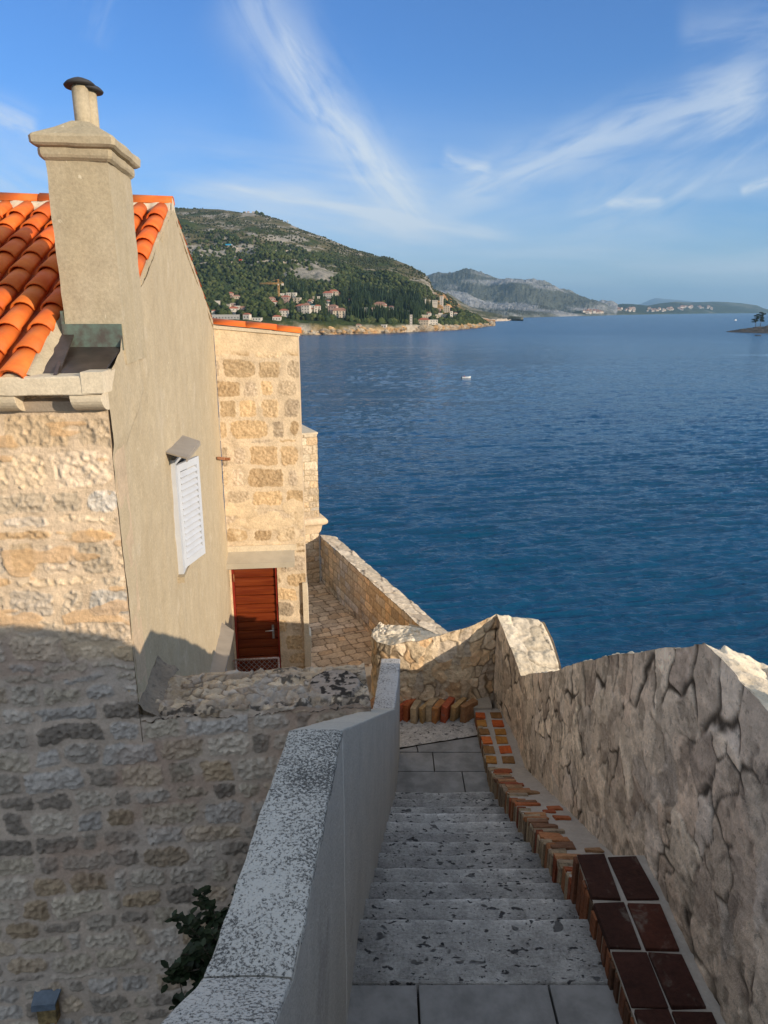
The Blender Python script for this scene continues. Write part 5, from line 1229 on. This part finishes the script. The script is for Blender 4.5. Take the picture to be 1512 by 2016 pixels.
def tri_mesh(name, V, F, C_, mat):
    me = bpy.data.meshes.new(name); me.vertices.add(len(V)); me.vertices.foreach_set('co', V.astype(np.float32).ravel())
    me.loops.add(F.size); me.loops.foreach_set('vertex_index', F.astype(np.int32).ravel()); me.polygons.add(len(F))
    me.polygons.foreach_set('loop_start', (np.arange(len(F))*3).astype(np.int32)); me.polygons.foreach_set('loop_total', np.full(len(F), 3, np.int32))
    at = me.color_attributes.new('Col', 'FLOAT_COLOR', 'POINT'); at.data.foreach_set('color', np.hstack([C_, np.ones((len(C_), 1))]).astype(np.float32).ravel())
    me.update(); me.materials.append(mat); o = bpy.data.objects.new(name, me); COL.objects.link(o); return o
M['wood'] = leaf_mat(); M['wood'].name = 'dark_evergreen'; M['wood'].node_tree.nodes['Principled BSDF'].inputs['Roughness'].default_value = 1
M['wood'].node_tree.nodes['Principled BSDF'].inputs['Specular IOR Level'].default_value = .05
keepout = []   # house spots in pixels
def scatter(ter, n, x0, x1, tmin, tmax, dens, size, tpls, name, colr, seed):
    r = np.random.default_rng(seed); Vs = []; Fs = []; Cs = []; off = 0; m_ = 0
    nc = len(ter.px)
    while m_ < n:
        fi = r.uniform((x0-ter.px[0])/(ter.px[-1]-ter.px[0]), (x1-ter.px[0])/(ter.px[-1]-ter.px[0]))*(nc-1.01); t = r.uniform(tmin, tmax)*(ter.nr-1.01)
        i, j = int(fi), int(t); a, b = fi-i, t-j
        g = lambda A: (A[j, i]*(1-a)+A[j, i+1]*a)*(1-b)+(A[j+1, i]*(1-a)+A[j+1, i+1]*a)*b
        x, y, z, px, py = g(ter.X), g(ter.Y), g(ter.Z), g(ter.PX), g(ter.PY); m_ += 1
        if r.random() > dens(x, y, t/(ter.nr-1), px, py): continue
        if any(abs(px-k[0]) < k[2] and -k[3]-1 < py-k[1] < 7 for k in keepout): continue
        tp, f = tpls[r.integers(len(tpls))]; s_ = size(r, t/(ter.nr-1)); an = r.uniform(0, 6.28)
        ca, sa = math.cos(an), math.sin(an); v = np.stack([tp[:, 0]*ca-tp[:, 1]*sa, tp[:, 0]*sa+tp[:, 1]*ca, tp[:, 2]], 1)*s_+np.array([x, y, z+s_*.3])
        c = np.array(colr[r.integers(len(colr))])*r.uniform(.6, 1.35); Vs.append(v); Fs.append(f+off); off += len(v); Cs.append(np.broadcast_to(c, (len(v), 3)))
    V, F, C_ = np.vstack(Vs), np.vstack(Fs), np.vstack(Cs); o = tri_mesh(name, V, F, C_, M['wood']); o['kind'] = 'stuff'; return o
# ================================================================ FAR HOUSES
M['wall_w'] = plain('pale_house_wall', (.60, .53, .44), .9, var=.05); M['wall_c'] = plain('cream_house_wall', (.55, .45, .33), .9, var=.05); M['wall_p'] = plain('pink_house_wall', (.50, .33, .26), .9, var=.05)
M['wall_g'] = plain('grey_house_wall', (.36, .34, .31), .9, var=.05); M['roof_r'] = plain('red_tile_roof', (.42, .13, .07), .9, var=.15); M['roof_b'] = plain('brown_tile_roof', (.34, .17, .11), .9, var=.15)
M['roof_f'] = plain('flat_roof', (.50, .46, .40), .9, var=.05); M['glass'] = plain('blue_glass', (.05, .12, .17), .15, spec=.8); M['glassd'] = plain('dark_window', (.05, .05, .055), .3)
M['teal'] = plain('turquoise_panel', (.08, .28, .34), .4)
def far_house(px, py, w, h, kind, wall, label, d=None, storeys=None, group='houses on the far headland', rot=None, name='far_house', ter=None, cat='house'):
    """w, h in metres of the front; foot on the hillside seen at (px, py)"""
    w *= .84; h *= .86; ter = ter or hill; p = ter.at(px, py); d = d or w*.7; rz = rot if rot is not None else random.uniform(-.35, .25)
    p = p+np.array([0, d*.2, 0]); root = Root(name, tuple(p), rz, label, cat, group); ca, sa = math.cos(rz), math.sin(rz)
    def L(x, y, z): return (p[0]+x*ca-y*sa, p[1]+x*sa+y*ca, p[2]+z)
    mb = MB(); q = [L(-w/2, 0, -6), L(w/2, 0, -6), L(w/2, d, -6), L(-w/2, d, -6), L(-w/2, 0, h), L(w/2, 0, h), L(w/2, d, h), L(-w/2, d, h)]; mb.hexa(q); part(mb, 'wall', M[wall], root)
    mb = MB()
    if kind == 'flat':
        q = [L(-w/2-.3, -.3, h+.01), L(w/2+.3, -.3, h+.01), L(w/2+.3, d+.3, h+.01), L(-w/2-.3, d+.3, h+.01)]; mb.hexa(q+[(a, b, c+.5) for a, b, c in q]); part(mb, 'roof', M['roof_f'], root)
    elif kind == 'glass':
        q = [L(-w/2-.3, -.3, h+.01), L(w/2+.3, -.3, h+.01), L(w/2+.3, d+.3, h+.01), L(-w/2-.3, d+.3, h+.01)]; mb.hexa(q+[(a, b, c+.6) for a, b, c in q]); part(mb, 'roof', M['teal'], root)
    else:
        rh = min(w, d)*.28; e = .5; q = [L(-w/2-e, -e, h+.01), L(w/2+e, -e, h+.01), L(w/2+e, d+e, h+.01), L(-w/2-e, d+e, h+.01), L(-w/2+d*.35, d/2, h+rh), L(w/2-d*.35, d/2, h+rh)]
        mb.add(q, [(0, 1, 5, 4), (1, 2, 5), (2, 3, 4, 5), (3, 0, 4), (3, 2, 1, 0)]); part(mb, 'roof', M[kind], root)
    ns = storeys or max(1, int(h/3.2)); nw = max(1, int(w/3.6))
    for s_ in range(ns):
        for i in range(nw):
            x = -w/2+(i+.5)*w/nw; z = h/ns*s_+h/ns*.32; mb = MB(); q = [L(x-.65, -.12, z), L(x+.65, -.12, z), L(x+.65, .05, z), L(x-.65, .05, z)]; mb.hexa(q+[(a, b, c+1.6) for a, b, c in q])
            part(mb, 'window', M['glassd'], root)
    keepout.append((px, py, w*.5+2, h)); return root
random.seed(5)
FH = [  # px, foot py, width, height, roof, wall, label
 (455, 588, 12, 7, 'roof_r', 'wall_p', 'small pinkish red roofed house alone in the woods left of the crane'),
 (467, 591, 13, 5, 'roof_b', 'wall_c', 'low cream house just right of the lone pinkish house left of the crane'),
 (424, 620, 8, 6, 'roof_r', 'wall_w', 'house with a red roof peeping out beside the sloping gable edge'),
 (461, 619, 16, 9, 'roof_r', 'wall_w', 'white house with a bright red roof above the orange coping tiles'),
 (479, 612, 12, 4, 'roof_b', 'wall_p', 'low pinkish roof right of the white house above the coping tiles'),
 (444, 630, 42, 7, 'flat', 'wall_g', 'long flat roofed grey building right above the coping tiles'),
 (485, 632, 11, 7, 'roof_r', 'wall_w', 'tiny red roofed house touching the top of the orange coping tiles'),
 (503, 633, 18, 4, 'flat', 'wall_w', 'low white flat building touching the top of the orange coping tiles'),
 (537, 597, 13, 8, 'roof_b', 'wall_p', 'pinkish house directly left below the crane foot'),
 (543, 603, 11, 7, 'roof_r', 'wall_w', 'white gabled house below the pinkish one left of the crane'),
 (557, 584, 13, 5, 'flat', 'wall_w', 'small flat white house right beside the crane mast'),
 (562, 598, 15, 11, 'roof_r', 'wall_p', 'tall pink house under the crane'),
 (574, 590, 20, 11, 'flat', 'wall_w', 'large white terraced house right of the crane mast'),
 (584, 597, 16, 9, 'flat', 'wall_c', 'cream block below the large white terraced house'),
 (560, 624, 14, 9, 'roof_r', 'wall_w', 'little white house with a red roof standing on its own below the crane'),
 (545, 634, 13, 6, 'roof_r', 'wall_w', 'lowest white house with a red roof near the right end of the coping tiles'),
 (592, 617, 18, 10, 'roof_r', 'wall_c', 'cream red roofed house left of the turquoise glazed one'),
 (602, 619, 14, 13, 'roof_b', 'wall_w', 'tall narrow white house left of the turquoise glazed one'),
 (612, 613, 16, 9, 'glass', 'wall_w', 'boxy house with turquoise glazed front in the village middle'),
 (598, 606, 13, 4, 'glass', 'wall_w', 'small pavilion with a turquoise roof above the village middle'),
 (626, 618, 11, 12, 'roof_r', 'wall_w', 'slim white house with a red roof right of the turquoise glazed one'),
 (618, 589, 12, 5, 'flat', 'wall_c', 'small cream house on the upper terrace left of the long white villa'),
 (628, 589, 12, 5, 'flat', 'wall_w', 'small white house on the upper terrace left of the long white villa'),
 (645, 586, 22, 9, 'roof_r', 'wall_w', 'long white villa with a red roof on the upper terrace'),
 (657, 584, 20, 10, 'roof_r', 'wall_c', 'cream annexe joined to the long white villa on the upper terrace'),
 (666, 584, 10, 6, 'roof_r', 'wall_p', 'small pink house at the right end of the upper terrace'),
 (654, 621, 15, 14, 'roof_b', 'wall_p', 'tower like pinkish house with a steep roof right of the village'),
 (670, 627, 25, 12, 'roof_b', 'wall_c', 'large cream house with a hipped roof right of the village'),
 (719, 620, 12, 12, 'flat', 'wall_w', 'upright white block with rows of windows in the cypress wood'),
 (747, 606, 24, 6, 'roof_b', 'wall_c', 'wide villa with a brown roof at the top of the cypress wood cluster'),
 (736, 620, 9, 11, 'roof_b', 'wall_c', 'tall brown roofed house left in the cypress wood cluster'),
 (755, 619, 12, 8, 'roof_b', 'wall_c', 'middle cream house in the cypress wood cluster'),
 (770, 618, 12, 12, 'roof_b', 'wall_w', 'white gabled house at the right end of the cypress wood cluster'),
 (799, 621, 13, 8, 'flat', 'wall_w', 'twin white block half hidden by cypresses'),
 (809, 641, 4.5, 17, 'flat', 'wall_w', 'slender white stair tower near the water in the cypresses'),
 (838, 628, 19, 7, 'flat', 'wall_c', 'broad cream building above the shore villa'),
 (833, 641, 19, 9, 'roof_r', 'wall_c', 'shore villa with a red roof and a row of windows'),
 (852, 640, 20, 9, 'flat', 'wall_w', 'stepped bright white building on the rocks next to the shore villa'),
 (869, 626, 25, 6, 'flat', 'wall_c', 'long arcade building below the hotel tower'),
 (889, 626, 6, 13, 'flat', 'wall_w', 'right stair block of the hotel near the point'),
 (897, 621, 8, 5, 'roof_b', 'wall_w', 'small house at the right edge of the hotel group'),
 (879, 616, 15, 15, 'flat', 'wall_c', 'arcaded cream hotel tower with many window rows'),
 (849, 601, 28, 10, 'flat', 'wall_w', 'large white hotel block with a flat roof on the slope'),
 (834, 597, 8, 9, 'glass', 'wall_w', 'glazed left corner block of the large white hotel'),
 (868.5, 602, 8, 21, 'flat', 'wall_w', 'tall pale tower rising beside the large white hotel'),
 (755, 651, 9, 5, 'flat', 'wall_w', 'tiny white boathouse on the shore rocks left of the villas'),
 (706, 648, 8, 5, 'roof_b', 'wall_c', 'tiny cream hut on the shore below the cypress wood'),
 (498, 415, 9, 5, 'flat', 'wall_w', 'white hut on the ridge beside the summit trees'),
 (481, 414, 8, 4, 'flat', 'wall_p', 'pinkish hut at the left end of the ridge top'),
 (488, 415, 10, 4, 'roof_r', 'wall_w', 'white house with a red roof on the ridge top'),
]
rr_ = random.Random(77)
for n_, (cx, cy, sx, sy, near_) in enumerate(((600, 606, 34, 12, 'of village right of crane'), (655, 607, 34, 16, 'of woods right of village'), (755, 614, 20, 10, 'of cypress wood'), (452, 606, 22, 14, 'of woods left of crane'), (852, 622, 26, 8, 'of hotel grounds'))):
    for i in range((13, 7, 7, 6, 5)[n_]):
        w_ = rr_.uniform(6, 10); rf = rr_.choice(['roof_r', 'roof_b', 'flat']); wl = rr_.choice(['wall_w', 'wall_c', 'wall_p', 'wall_w'])
        wn = {'wall_w': 'white', 'wall_c': 'cream', 'wall_p': 'pinkish'}[wl]; rn_ = {'roof_r': 'red tile roof', 'roof_b': 'brown tile roof', 'flat': 'flat roof'}[rf]
        x_ = rr_.gauss(cx, sx*.5); y_ = rr_.gauss(cy, sy*.5); side = ('upper' if y_ < cy else 'lower')+(' left' if x_ < cx-sx*.3 else ' right' if x_ > cx+sx*.3 else ' middle')
        FH.append((x_, y_, w_, rr_.uniform(4, 7), rf, wl, '%s %s house, %s, %s part %s' % ('narrow' if w_ < 7.3 else 'broad' if w_ > 8.8 else 'small', wn, rn_, side, near_)))
        if len(set(q[6] for q in FH)) < len(FH): FH.pop()
for a in FH: far_house(*a[:7], rot=random.uniform(-.30, .2))
# mast with white dome on the ridge
p = hill.at(566, 437); rd = Root('radar_dome', tuple(p), 0, 'white dome on a short mast on the hill ridge', 'dome')
mb = MB(); mb.tube(p, p+np.array([0, 0, 6]), 1.2); part(mb, 'mast', M['wall_g'], rd); mb = MB(); mb.lathe(p+np.array([0, 0, 6]), [(2.6*math.sin(a), 2.6-2.6*math.cos(a)) for a in np.linspace(.3, math.pi-.05, 10)], 14); part(mb, 'dome', M['white'], rd)
# mountain road, retaining walls
def road(name, pts, w, matk, lift=2.0, wallh=3.5):
    mb = MB(); P3 = []
    for (ax, ay), (bx, by) in zip(pts[:-1], pts[1:]):
        n = max(2, int(abs(bx-ax)/3)); P3 += [hill.at(ax+(bx-ax)*k/n, ay+(by-ay)*k/n) for k in range(n)]
    P3 = np.array(P3); z = P3[:, 2].copy()
    for _ in range(3): P3[1:-1] = (P3[:-2]+P3[1:-1]*2+P3[2:])/4
    rows = [P3+np.array([0, -w*.2, -wallh]), P3+np.array([0, -w*.2, lift]), P3+np.array([0, w, lift+.1])]
    mb.grid(np.array(rows), 0, (.40, .34, .27)); o = mb.build(name, M[matk]); o['kind'] = 'structure'
road('road', [(352, 520), (400, 521), (450, 517), (498, 520), (530, 516), (570, 519), (606, 513)], 8, 'hill'); road('road', [(440, 486), (470, 491), (500, 492), (540, 495), (585, 497)], 8, 'hill', wallh=7)
road('road', [(560, 591), (600, 588), (640, 589), (690, 590)], 6, 'hill', lift=1, wallh=3)
# trucks
for px, py, L, colr, lab in ((455, 488, 16, (.03, .28, .48), 'bright blue lorry parked on the mountain road'), (479, 519, 9, (.50, .05, .03), 'red van on the lower mountain road')):
    p = hill.at(px, py); p = p+np.array([0, -3, 3.2]); M['v'+lab[:5]] = plain('vehicle_paint_'+lab.split()[0], colr, .5, var=0)
    r_ = Root('lorry' if L > 10 else 'van', tuple(p), 0, lab, 'lorry' if L > 10 else 'van')
    mb = MB(); mb.box(p+np.array([-1, 0, 2.4]), (L-3, 2.6, 3.0)); part(mb, 'body', M['v'+lab[:5]], r_)
    mb = MB(); mb.box(p+np.array([L/2-1.3, 0, 1.9]), (2.3, 2.4, 2.0)); part(mb, 'cab', M['white'], r_)
    for wx in (-L/2+2, L/2-2): mb = MB(); mb.tube(p+np.array([wx, -1.3, .5]), p+np.array([wx, 1.3, .5]), .5, 10); part(mb, 'wheel', M['dark'], r_)
# crane
p = hill.at(551, 594); cr = Root('tower_crane', tuple(p), 0, 'orange yellow tower crane above the village houses', 'crane')
M['crane'] = plain('crane_yellow', (.58, .30, .10), .6, var=.05); HC = 38 if False else 0
k = CP*p[1]-SP*p[2]; HC = (594-562)*k/1400*1.02; JL = 37*k/1400; CJ = 10*k/1400
def lattice(mb, a, b, s, n):
    a, b = np.array(a), np.array(b); d = (b-a)/np.linalg.norm(b-a); u = np.array([0, 1., 0]); w = np.cross(d, u)
    cs = [(u*sx+w*sy)*s/2 for sx, sy in ((-1, -1), (1, -1), (1, 1), (-1, 1))]
    for c in cs: mb.tube(a+c, b+c, s*.13, 4)
    for i in range(n):
        p0 = a+(b-a)*i/n; p1 = a+(b-a)*(i+1)/n
        for j in range(4): mb.tube(p0+cs[j], p1+cs[(j+1) % 4], s*.08, 3)
mb = MB(); lattice(mb, p, p+np.array([0, 0, HC]), 2.0, 12); part(mb, 'mast', M['crane'], cr)
top = p+np.array([0, 0, HC]); mb = MB(); lattice(mb, top, top+np.array([-JL, 0, 0]), 1.7, 16); part(mb, 'jib', M['crane'], cr)
mb = MB(); lattice(mb, top, top+np.array([CJ, 0, 0]), 1.6, 4); part(mb, 'counter_jib', M['crane'], cr)
mb = MB(); mb.box(top+np.array([CJ-1.5, 0, -1.5]), (3.5, 2, 3)); part(mb, 'counterweight', M['wall_w'], cr)
mb = MB(); lattice(mb, top, top+np.array([0, 0, 6]), 1.5, 3); mb.tube(top+np.array([0, 0, 6]), top+np.array([-JL*.7, 0, .8]), .12, 4); mb.tube(top+np.array([0, 0, 6]), top+np.array([CJ, 0, .8]), .12, 4); part(mb, 'apex', M['crane'], cr)
mb = MB(); mb.box(top+np.array([0, -1.6, -1.6]), (1.6, 1.6, 2.0)); part(mb, 'cab', M['wall_w'], cr)
# far towns: tiny houses on the far shore
def tiny(ter, px, py, w, h, wall, label, group):
    p = ter.at(px, py); mb = MB(); rz = random.uniform(-.4, .4); mb.box(p+np.array([0, 0, h/2-4]), (w, w*.8, h+8), rz=rz)
    ca, sa = math.cos(rz), math.sin(rz)
    def L(x, y, z): return (p[0]+x*ca-y*sa, p[1]+x*sa+y*ca, p[2]+z)
    q = [L(-w*.55, -w*.45, h), L(w*.55, -w*.45, h), L(w*.55, w*.45, h), L(-w*.55, w*.45, h), L(-w*.2, 0, h+w*.22), L(w*.2, 0, h+w*.22)]
    mb.add(q, [(0, 1, 5, 4), (1, 2, 5), (2, 3, 4, 5), (3, 0, 4), (3, 2, 1, 0)], 1)
    o = mb.build('far_town_house', [M[wall], M['roof_b']]); tag(o, label, 'house', group)
random.seed(9)
for i in range(70):
    px = random.gauss(1172, 12); py = random.uniform(609.5, 620.5) if True else 0
    if not 1148 < px < 1200: continue
    tiny(coast if px > 1135 else mtn, px, py, random.uniform(14, 26), random.uniform(9, 16), *(lambda k: (k, 'tiny %s house of the far town, %s' % ({'wall_w': 'white', 'wall_p': 'pinkish', 'wall_c': 'cream'}[k], 'up the slope behind the shore' if py < 614 else 'near the water' if py > 618 else 'halfway down to the water')))(random.choice(['wall_w', 'wall_w', 'wall_p', 'wall_c'])), 'houses of the far town by the mountain foot')
for i in range(90):
    px = random.uniform(1205, 1400); py = 611.5-6*math.exp(-((px-1370)/40)**2)+random.uniform(-3.0, 3.5)
    if fbm(np.array([px/18.]), np.array([py/5.]), oct=2, seed=4)[0] < -.15: continue
    tiny(coast, px, py, random.uniform(18, 40), random.uniform(9, 16), *(lambda k: (k, 'tiny %s building on the low hills of the far right coast, %s' % ({'wall_w': 'white', 'wall_c': 'cream'}[k], 'left stretch' if px < 1270 else 'right stretch' if px > 1335 else 'middle stretch')))(random.choice(['wall_w', 'wall_w', 'wall_c'])), 'white buildings on the far right coast')
# forest, after the houses so that their windows stay free
PINE = [(.040, .054, .019), (.056, .070, .024), (.030, .044, .018), (.072, .082, .030)]
def dens(x, y, t, px, py):
    n = float(fbm(np.array([x/120]), np.array([y/160]), oct=4, seed=88)[0]); 
    low = 1.25-smooth(np.array(py), 600, 500)*0-(0 if py > 520 else (520-py)/60.)
    for cx, cy, rx, ry in ((610, 535, 62, 20), (440, 500, 100, 22)):
        if ((px-cx)/rx)**2+((py-cy)/ry)**2 < 1: low -= .9
    if px > 838 and py < 612: low -= 1.3
    return np.clip(low+n*1.3, .0, 1)
scatter(hill, 15000, 350, 960, .035, .62, dens, lambda r, t: r.uniform(3.4, 7.2)*(1-.3*t), TPL, 'evergreen_wood', PINE, 1)
scatter(hill, 2200, 690, 850, .04, .42, lambda x, y, t, px, py: .95 if 545 < py < 648 else .1, lambda r, t: r.uniform(4.5, 8), CYP, 'cypress_wood', [(.022, .036, .016), (.032, .047, .020)], 2)
scatter(hill, 700, 560, 700, .04, .3, lambda x, y, t, px, py: .6, lambda r, t: r.uniform(4, 7), CYP, 'cypress_wood', [(.022, .036, .016), (.032, .047, .020)], 6)
scatter(hill, 9000, 345, 900, .45, 1.0, lambda x, y, t, px, py: np.clip(.5+1.6*float(fbm(np.array([x/60]), np.array([y/90]), oct=4, seed=58)[0]), 0, 1), lambda r, t: r.uniform(1.4, 3.4), TPL, 'hillside_scrub', [(.045, .052, .020), (.06, .064, .028), (.035, .042, .016)], 3)
scatter(hill, 60, 478, 520, .97, 1.0, lambda x, y, t, px, py: 1 if 486 < px < 505 else .3, lambda r, t: r.uniform(4, 9), TPL, 'summit_trees', PINE, 4)
# shore rocks
mb = MB(); r_ = np.random.default_rng(8)
for i in range(420):
    px = r_.uniform(575, 968); j = int(np.clip(round((px-hill.px[0])/(hill.px[-1]-hill.px[0])*(len(hill.px)-1)), 0, len(hill.px)-1)); k = r_.integers(1, 7)
    c = np.array([hill.X[k, j], hill.Y[k, j]-r_.uniform(0, 6), SEA_Z+r_.uniform(-1, 5)]); s_ = r_.uniform(2, 6.5)*(1.3 if px > 840 else 1)
    v = TPL[r_.integers(6)][0]*np.array([s_*r_.uniform(.8, 1.7), s_, s_*r_.uniform(.5, 1.0)])+c; g = r_.uniform(.75, 1.15); cc = np.array([.50, .40, .28] if r_.random() < .6 else [.58, .37, .18])*g
    mb.add(v, TPL[0][1], 0, cc)
o = mb.build('shore_rocks', M['cape']); o['kind'] = 'stuff'
# ================================================================ BOATS
M['boat_w'] = plain('white_boat_hull', (.80, .80, .78), .4, var=.03); M['boat_d'] = plain('dark_boat_hull', (.10, .11, .13), .5); M['skin'] = plain('skin', (.45, .28, .2), .6); M['red_cloth'] = plain('red_cloth', (.45, .03, .03), .9)
def boat(px, py, L, hull, label, cabin=False, person=False, rz=0, name='boat', red=False):
    p = np.array(atZ(px, py, SEA_Z)); r_ = Root(name, tuple(p), rz, label, 'boat'); ca, sa = math.cos(rz), math.sin(rz); Wd = L*.32; Hh = L*.14
    def T_(x, y, z): return (p[0]+x*ca-y*sa, p[1]+x*sa+y*ca, p[2]+z)
    st = np.linspace(-1, 1, 13); rows = []
    for t in st:
        w = Wd/2*(1-max(0, t)**2.2)*(1 if t > -1 else .9); zt = Hh*(1+.55*max(0, t)**2)
        rows.append([T_(t*L/2, -w, zt), T_(t*L/2*.96, -w*.75, Hh*.2), T_(t*L/2*.92, 0, -Hh*.5), T_(t*L/2*.96, w*.75, Hh*.2), T_(t*L/2, w, zt), T_(t*L/2*.97, w*.82, zt), T_(t*L/2*.94, 0, Hh*.35), T_(t*L/2*.97, -w*.82, zt), T_(t*L/2, -w, zt)])
    mb = MB(); mb.grid(np.array(rows), 0, flip=True); mb.add([rows[0][i] for i in range(5)], [(0, 1, 2, 3, 4)]); part(mb, 'hull', M[hull], r_)
    mb = MB(); mb.hexa([T_(x, y, z) for z in (Hh*.6, Hh*.75) for x, y in ((-L*.1, -Wd*.4), (0, -Wd*.4), (0, Wd*.4), (-L*.1, Wd*.4))]); part(mb, 'bench', M[hull], r_)
    if cabin: mb = MB(); mb.hexa([T_(x, y, z) for z, k in ((Hh*.7, 1), (Hh*2.4, .8)) for x, y in ((-L*.12*k, -Wd*.33*k), (L*.2*k, -Wd*.33*k), (L*.2*k, Wd*.33*k), (-L*.12*k, Wd*.33*k))]); part(mb, 'cabin', M[hull], r_, bevel=.05)
    mb = MB(); mb.hexa([T_(x, y, z) for z in (0, Hh*1.5) for x, y in ((-L*.56, -.12), (-L*.49, -.12), (-L*.49, .12), (-L*.56, .12))]); part(mb, 'outboard_motor', M['dark'], r_)
    if person:
        q = T_(-L*.22, 0, Hh*.7); pr = Root('person', q, 0, 'person in red sitting in the stern of the small white motor boat', 'person')
        mb = MB(); mb.lathe(q, [(.17, 0), (.22, .12), (.19, .3), (.23, .50), (.12, .60), (.06, .64), (.07, .68), (.105, .75), (.11, .82), (.08, .90), (.02, .93)], 14)
        for s_ in (-1, 1): mb.tube(np.array(q)+[0, s_*.22, .5], np.array(q)+[.2, s_*.24, .2], .05); mb.tube(np.array(q)+[0, s_*.1, .06], np.array(q)+[.42, s_*.12, .1], .08)
        part(mb, 'jacket', M['red_cloth'], pr)
        mb = MB(); mb.lathe(np.array(q)+[0, 0, .66], [(.05, 0), (.09, .06), (.112, .14), (.10, .22), (.05, .28)], 14); part(mb, 'head', M['skin'], pr)
boat(918, 744.5, 4.3, 'boat_w', 'small white motor boat with a person in red, alone in the middle of the bay', person=True, rz=.15)
boat(1448, 631, 11, 'boat_w', 'distant white motor boat near the right edge left of the dark islet', cabin=True, rz=.4)
boat(1493, 661.2, 7.5, 'boat_d', 'dark rowing boat close below the dark islet rocks', rz=-.1)
boat(583, 661.5, 8, 'boat_w', 'tiny white boat moored at the far shore right of the orange coping end', rz=.3)
# ================================================================ ISLET at the right edge
mb = MB(); c0 = np.array(atZ(1590, 657, SEA_Z)); r_ = np.random.default_rng(4)
A = np.linspace(0, 2*math.pi, 140); R_ = np.linspace(1, 0, 30); ax_ = np.linalg.norm(c0-np.array(atZ(1483, 657, SEA_Z))); P_ = []
for rr in R_:
    row = []
    for a in A:
        x = c0[0]+ax_*rr*math.cos(a)*(1+.1*math.sin(3*a)); y = c0[1]+60+70*rr*math.sin(a); z = SEA_Z-1+12*(1-rr)**.75*(1+.35*float(fbm(np.array([x/9]), np.array([y/9]), oct=4, seed=3)[0])); row.append((x, y, z))
    P_.append(row)
mb.grid(np.array(P_), 0, (.10, .085, .07)); o = mb.build('rocky_islet', M['cape']); o['kind'] = 'structure'
def pine(px, py, hgt, label, lean=0.0, dy=45):
    p = np.array(atZ(px, py, SEA_Z)); p[1] += dy; p[2] = SEA_Z+8; rt = Root('pine_tree', tuple(p), 0, label, 'tree', 'pines on the dark islet'); mb = MB(); mb.tube(p-np.array([0, 0, 4]), p+np.array([lean*hgt, 0, hgt*.8]), .5, 8, r1=.2)
    for k in range(5): z = hgt*(.35+.12*k); b = p+np.array([lean*z, 0, z]); mb.tube(b, b+np.array([random.uniform(-1, 1)*hgt*.3, random.uniform(-1, 1)*hgt*.2, hgt*.08]), .18, 5, r1=.06)
    part(mb, 'trunk', M['bark'], rt); Vs = []; Fs = []; Cs = []; off = 0; R2 = np.random.default_rng(int(px))
    for k in range(8):
        z = hgt*(.32+.09*k); ctr = p+np.array([lean*z+R2.uniform(-.22, .22)*hgt, R2.uniform(-.15, .15)*hgt, z]); rad = hgt*R2.uniform(.12, .22)
        for q in range(70):
            d = R2.normal(size=3); d /= np.linalg.norm(d); c = ctr+d*rad*np.array([1.3, 1.1, .42])*R2.uniform(.4, 1)
            tp, f = TPL[R2.integers(6)]; v = tp*R2.uniform(.35, .75)+c; Vs.append(v); Fs.append(f+off); off += len(v); Cs.append(np.broadcast_to(np.array([.018, .027, .012])*R2.uniform(.6, 1.5), (len(v), 3)))
    o = tri_mesh('crown', np.vstack(Vs)-p, np.vstack(Fs), np.vstack(Cs), M['wood']); o.parent = rt.o
pine(1516, 652, 17, 'leaning dark pine nearest the tip of the islet at the right edge', -.12); pine(1535, 652, 20, 'dark pine behind the leaning one on the islet at the right edge', 0, 60)
# ================================================================ HAZE
mb = MB(); x0, x1, y0, y1, z0, z1 = -20000, 24000, -2500, 42000, -45, 1150
mb.add([(x0, y0, z0), (x1, y0, z0), (x1, y1, z0), (x0, y1, z0), (x0, y0, z1), (x1, y0, z1), (x1, y1, z1), (x0, y1, z1)], [(0, 3, 2, 1), (4, 5, 6, 7), (0, 1, 5, 4), (1, 2, 6, 5), (2, 3, 7, 6), (3, 0, 4, 7)])
hm = bpy.data.materials.new('air_haze'); hm.use_nodes = True; t_ = hm.node_tree; t_.nodes.clear(); out = t_.nodes.new('ShaderNodeOutputMaterial'); pv = t_.nodes.new('ShaderNodeVolumePrincipled')
pv.inputs['Color'].default_value = (.45, .74, 1.0, 1); pv.inputs['Density'].default_value = HAZE_DENSITY; pv.inputs['Anisotropy'].default_value = 0.2; t_.links.new(pv.outputs[0], out.inputs['Volume'])
hz_ = mb.build('haze', hm); hz_['kind'] = 'stuff'
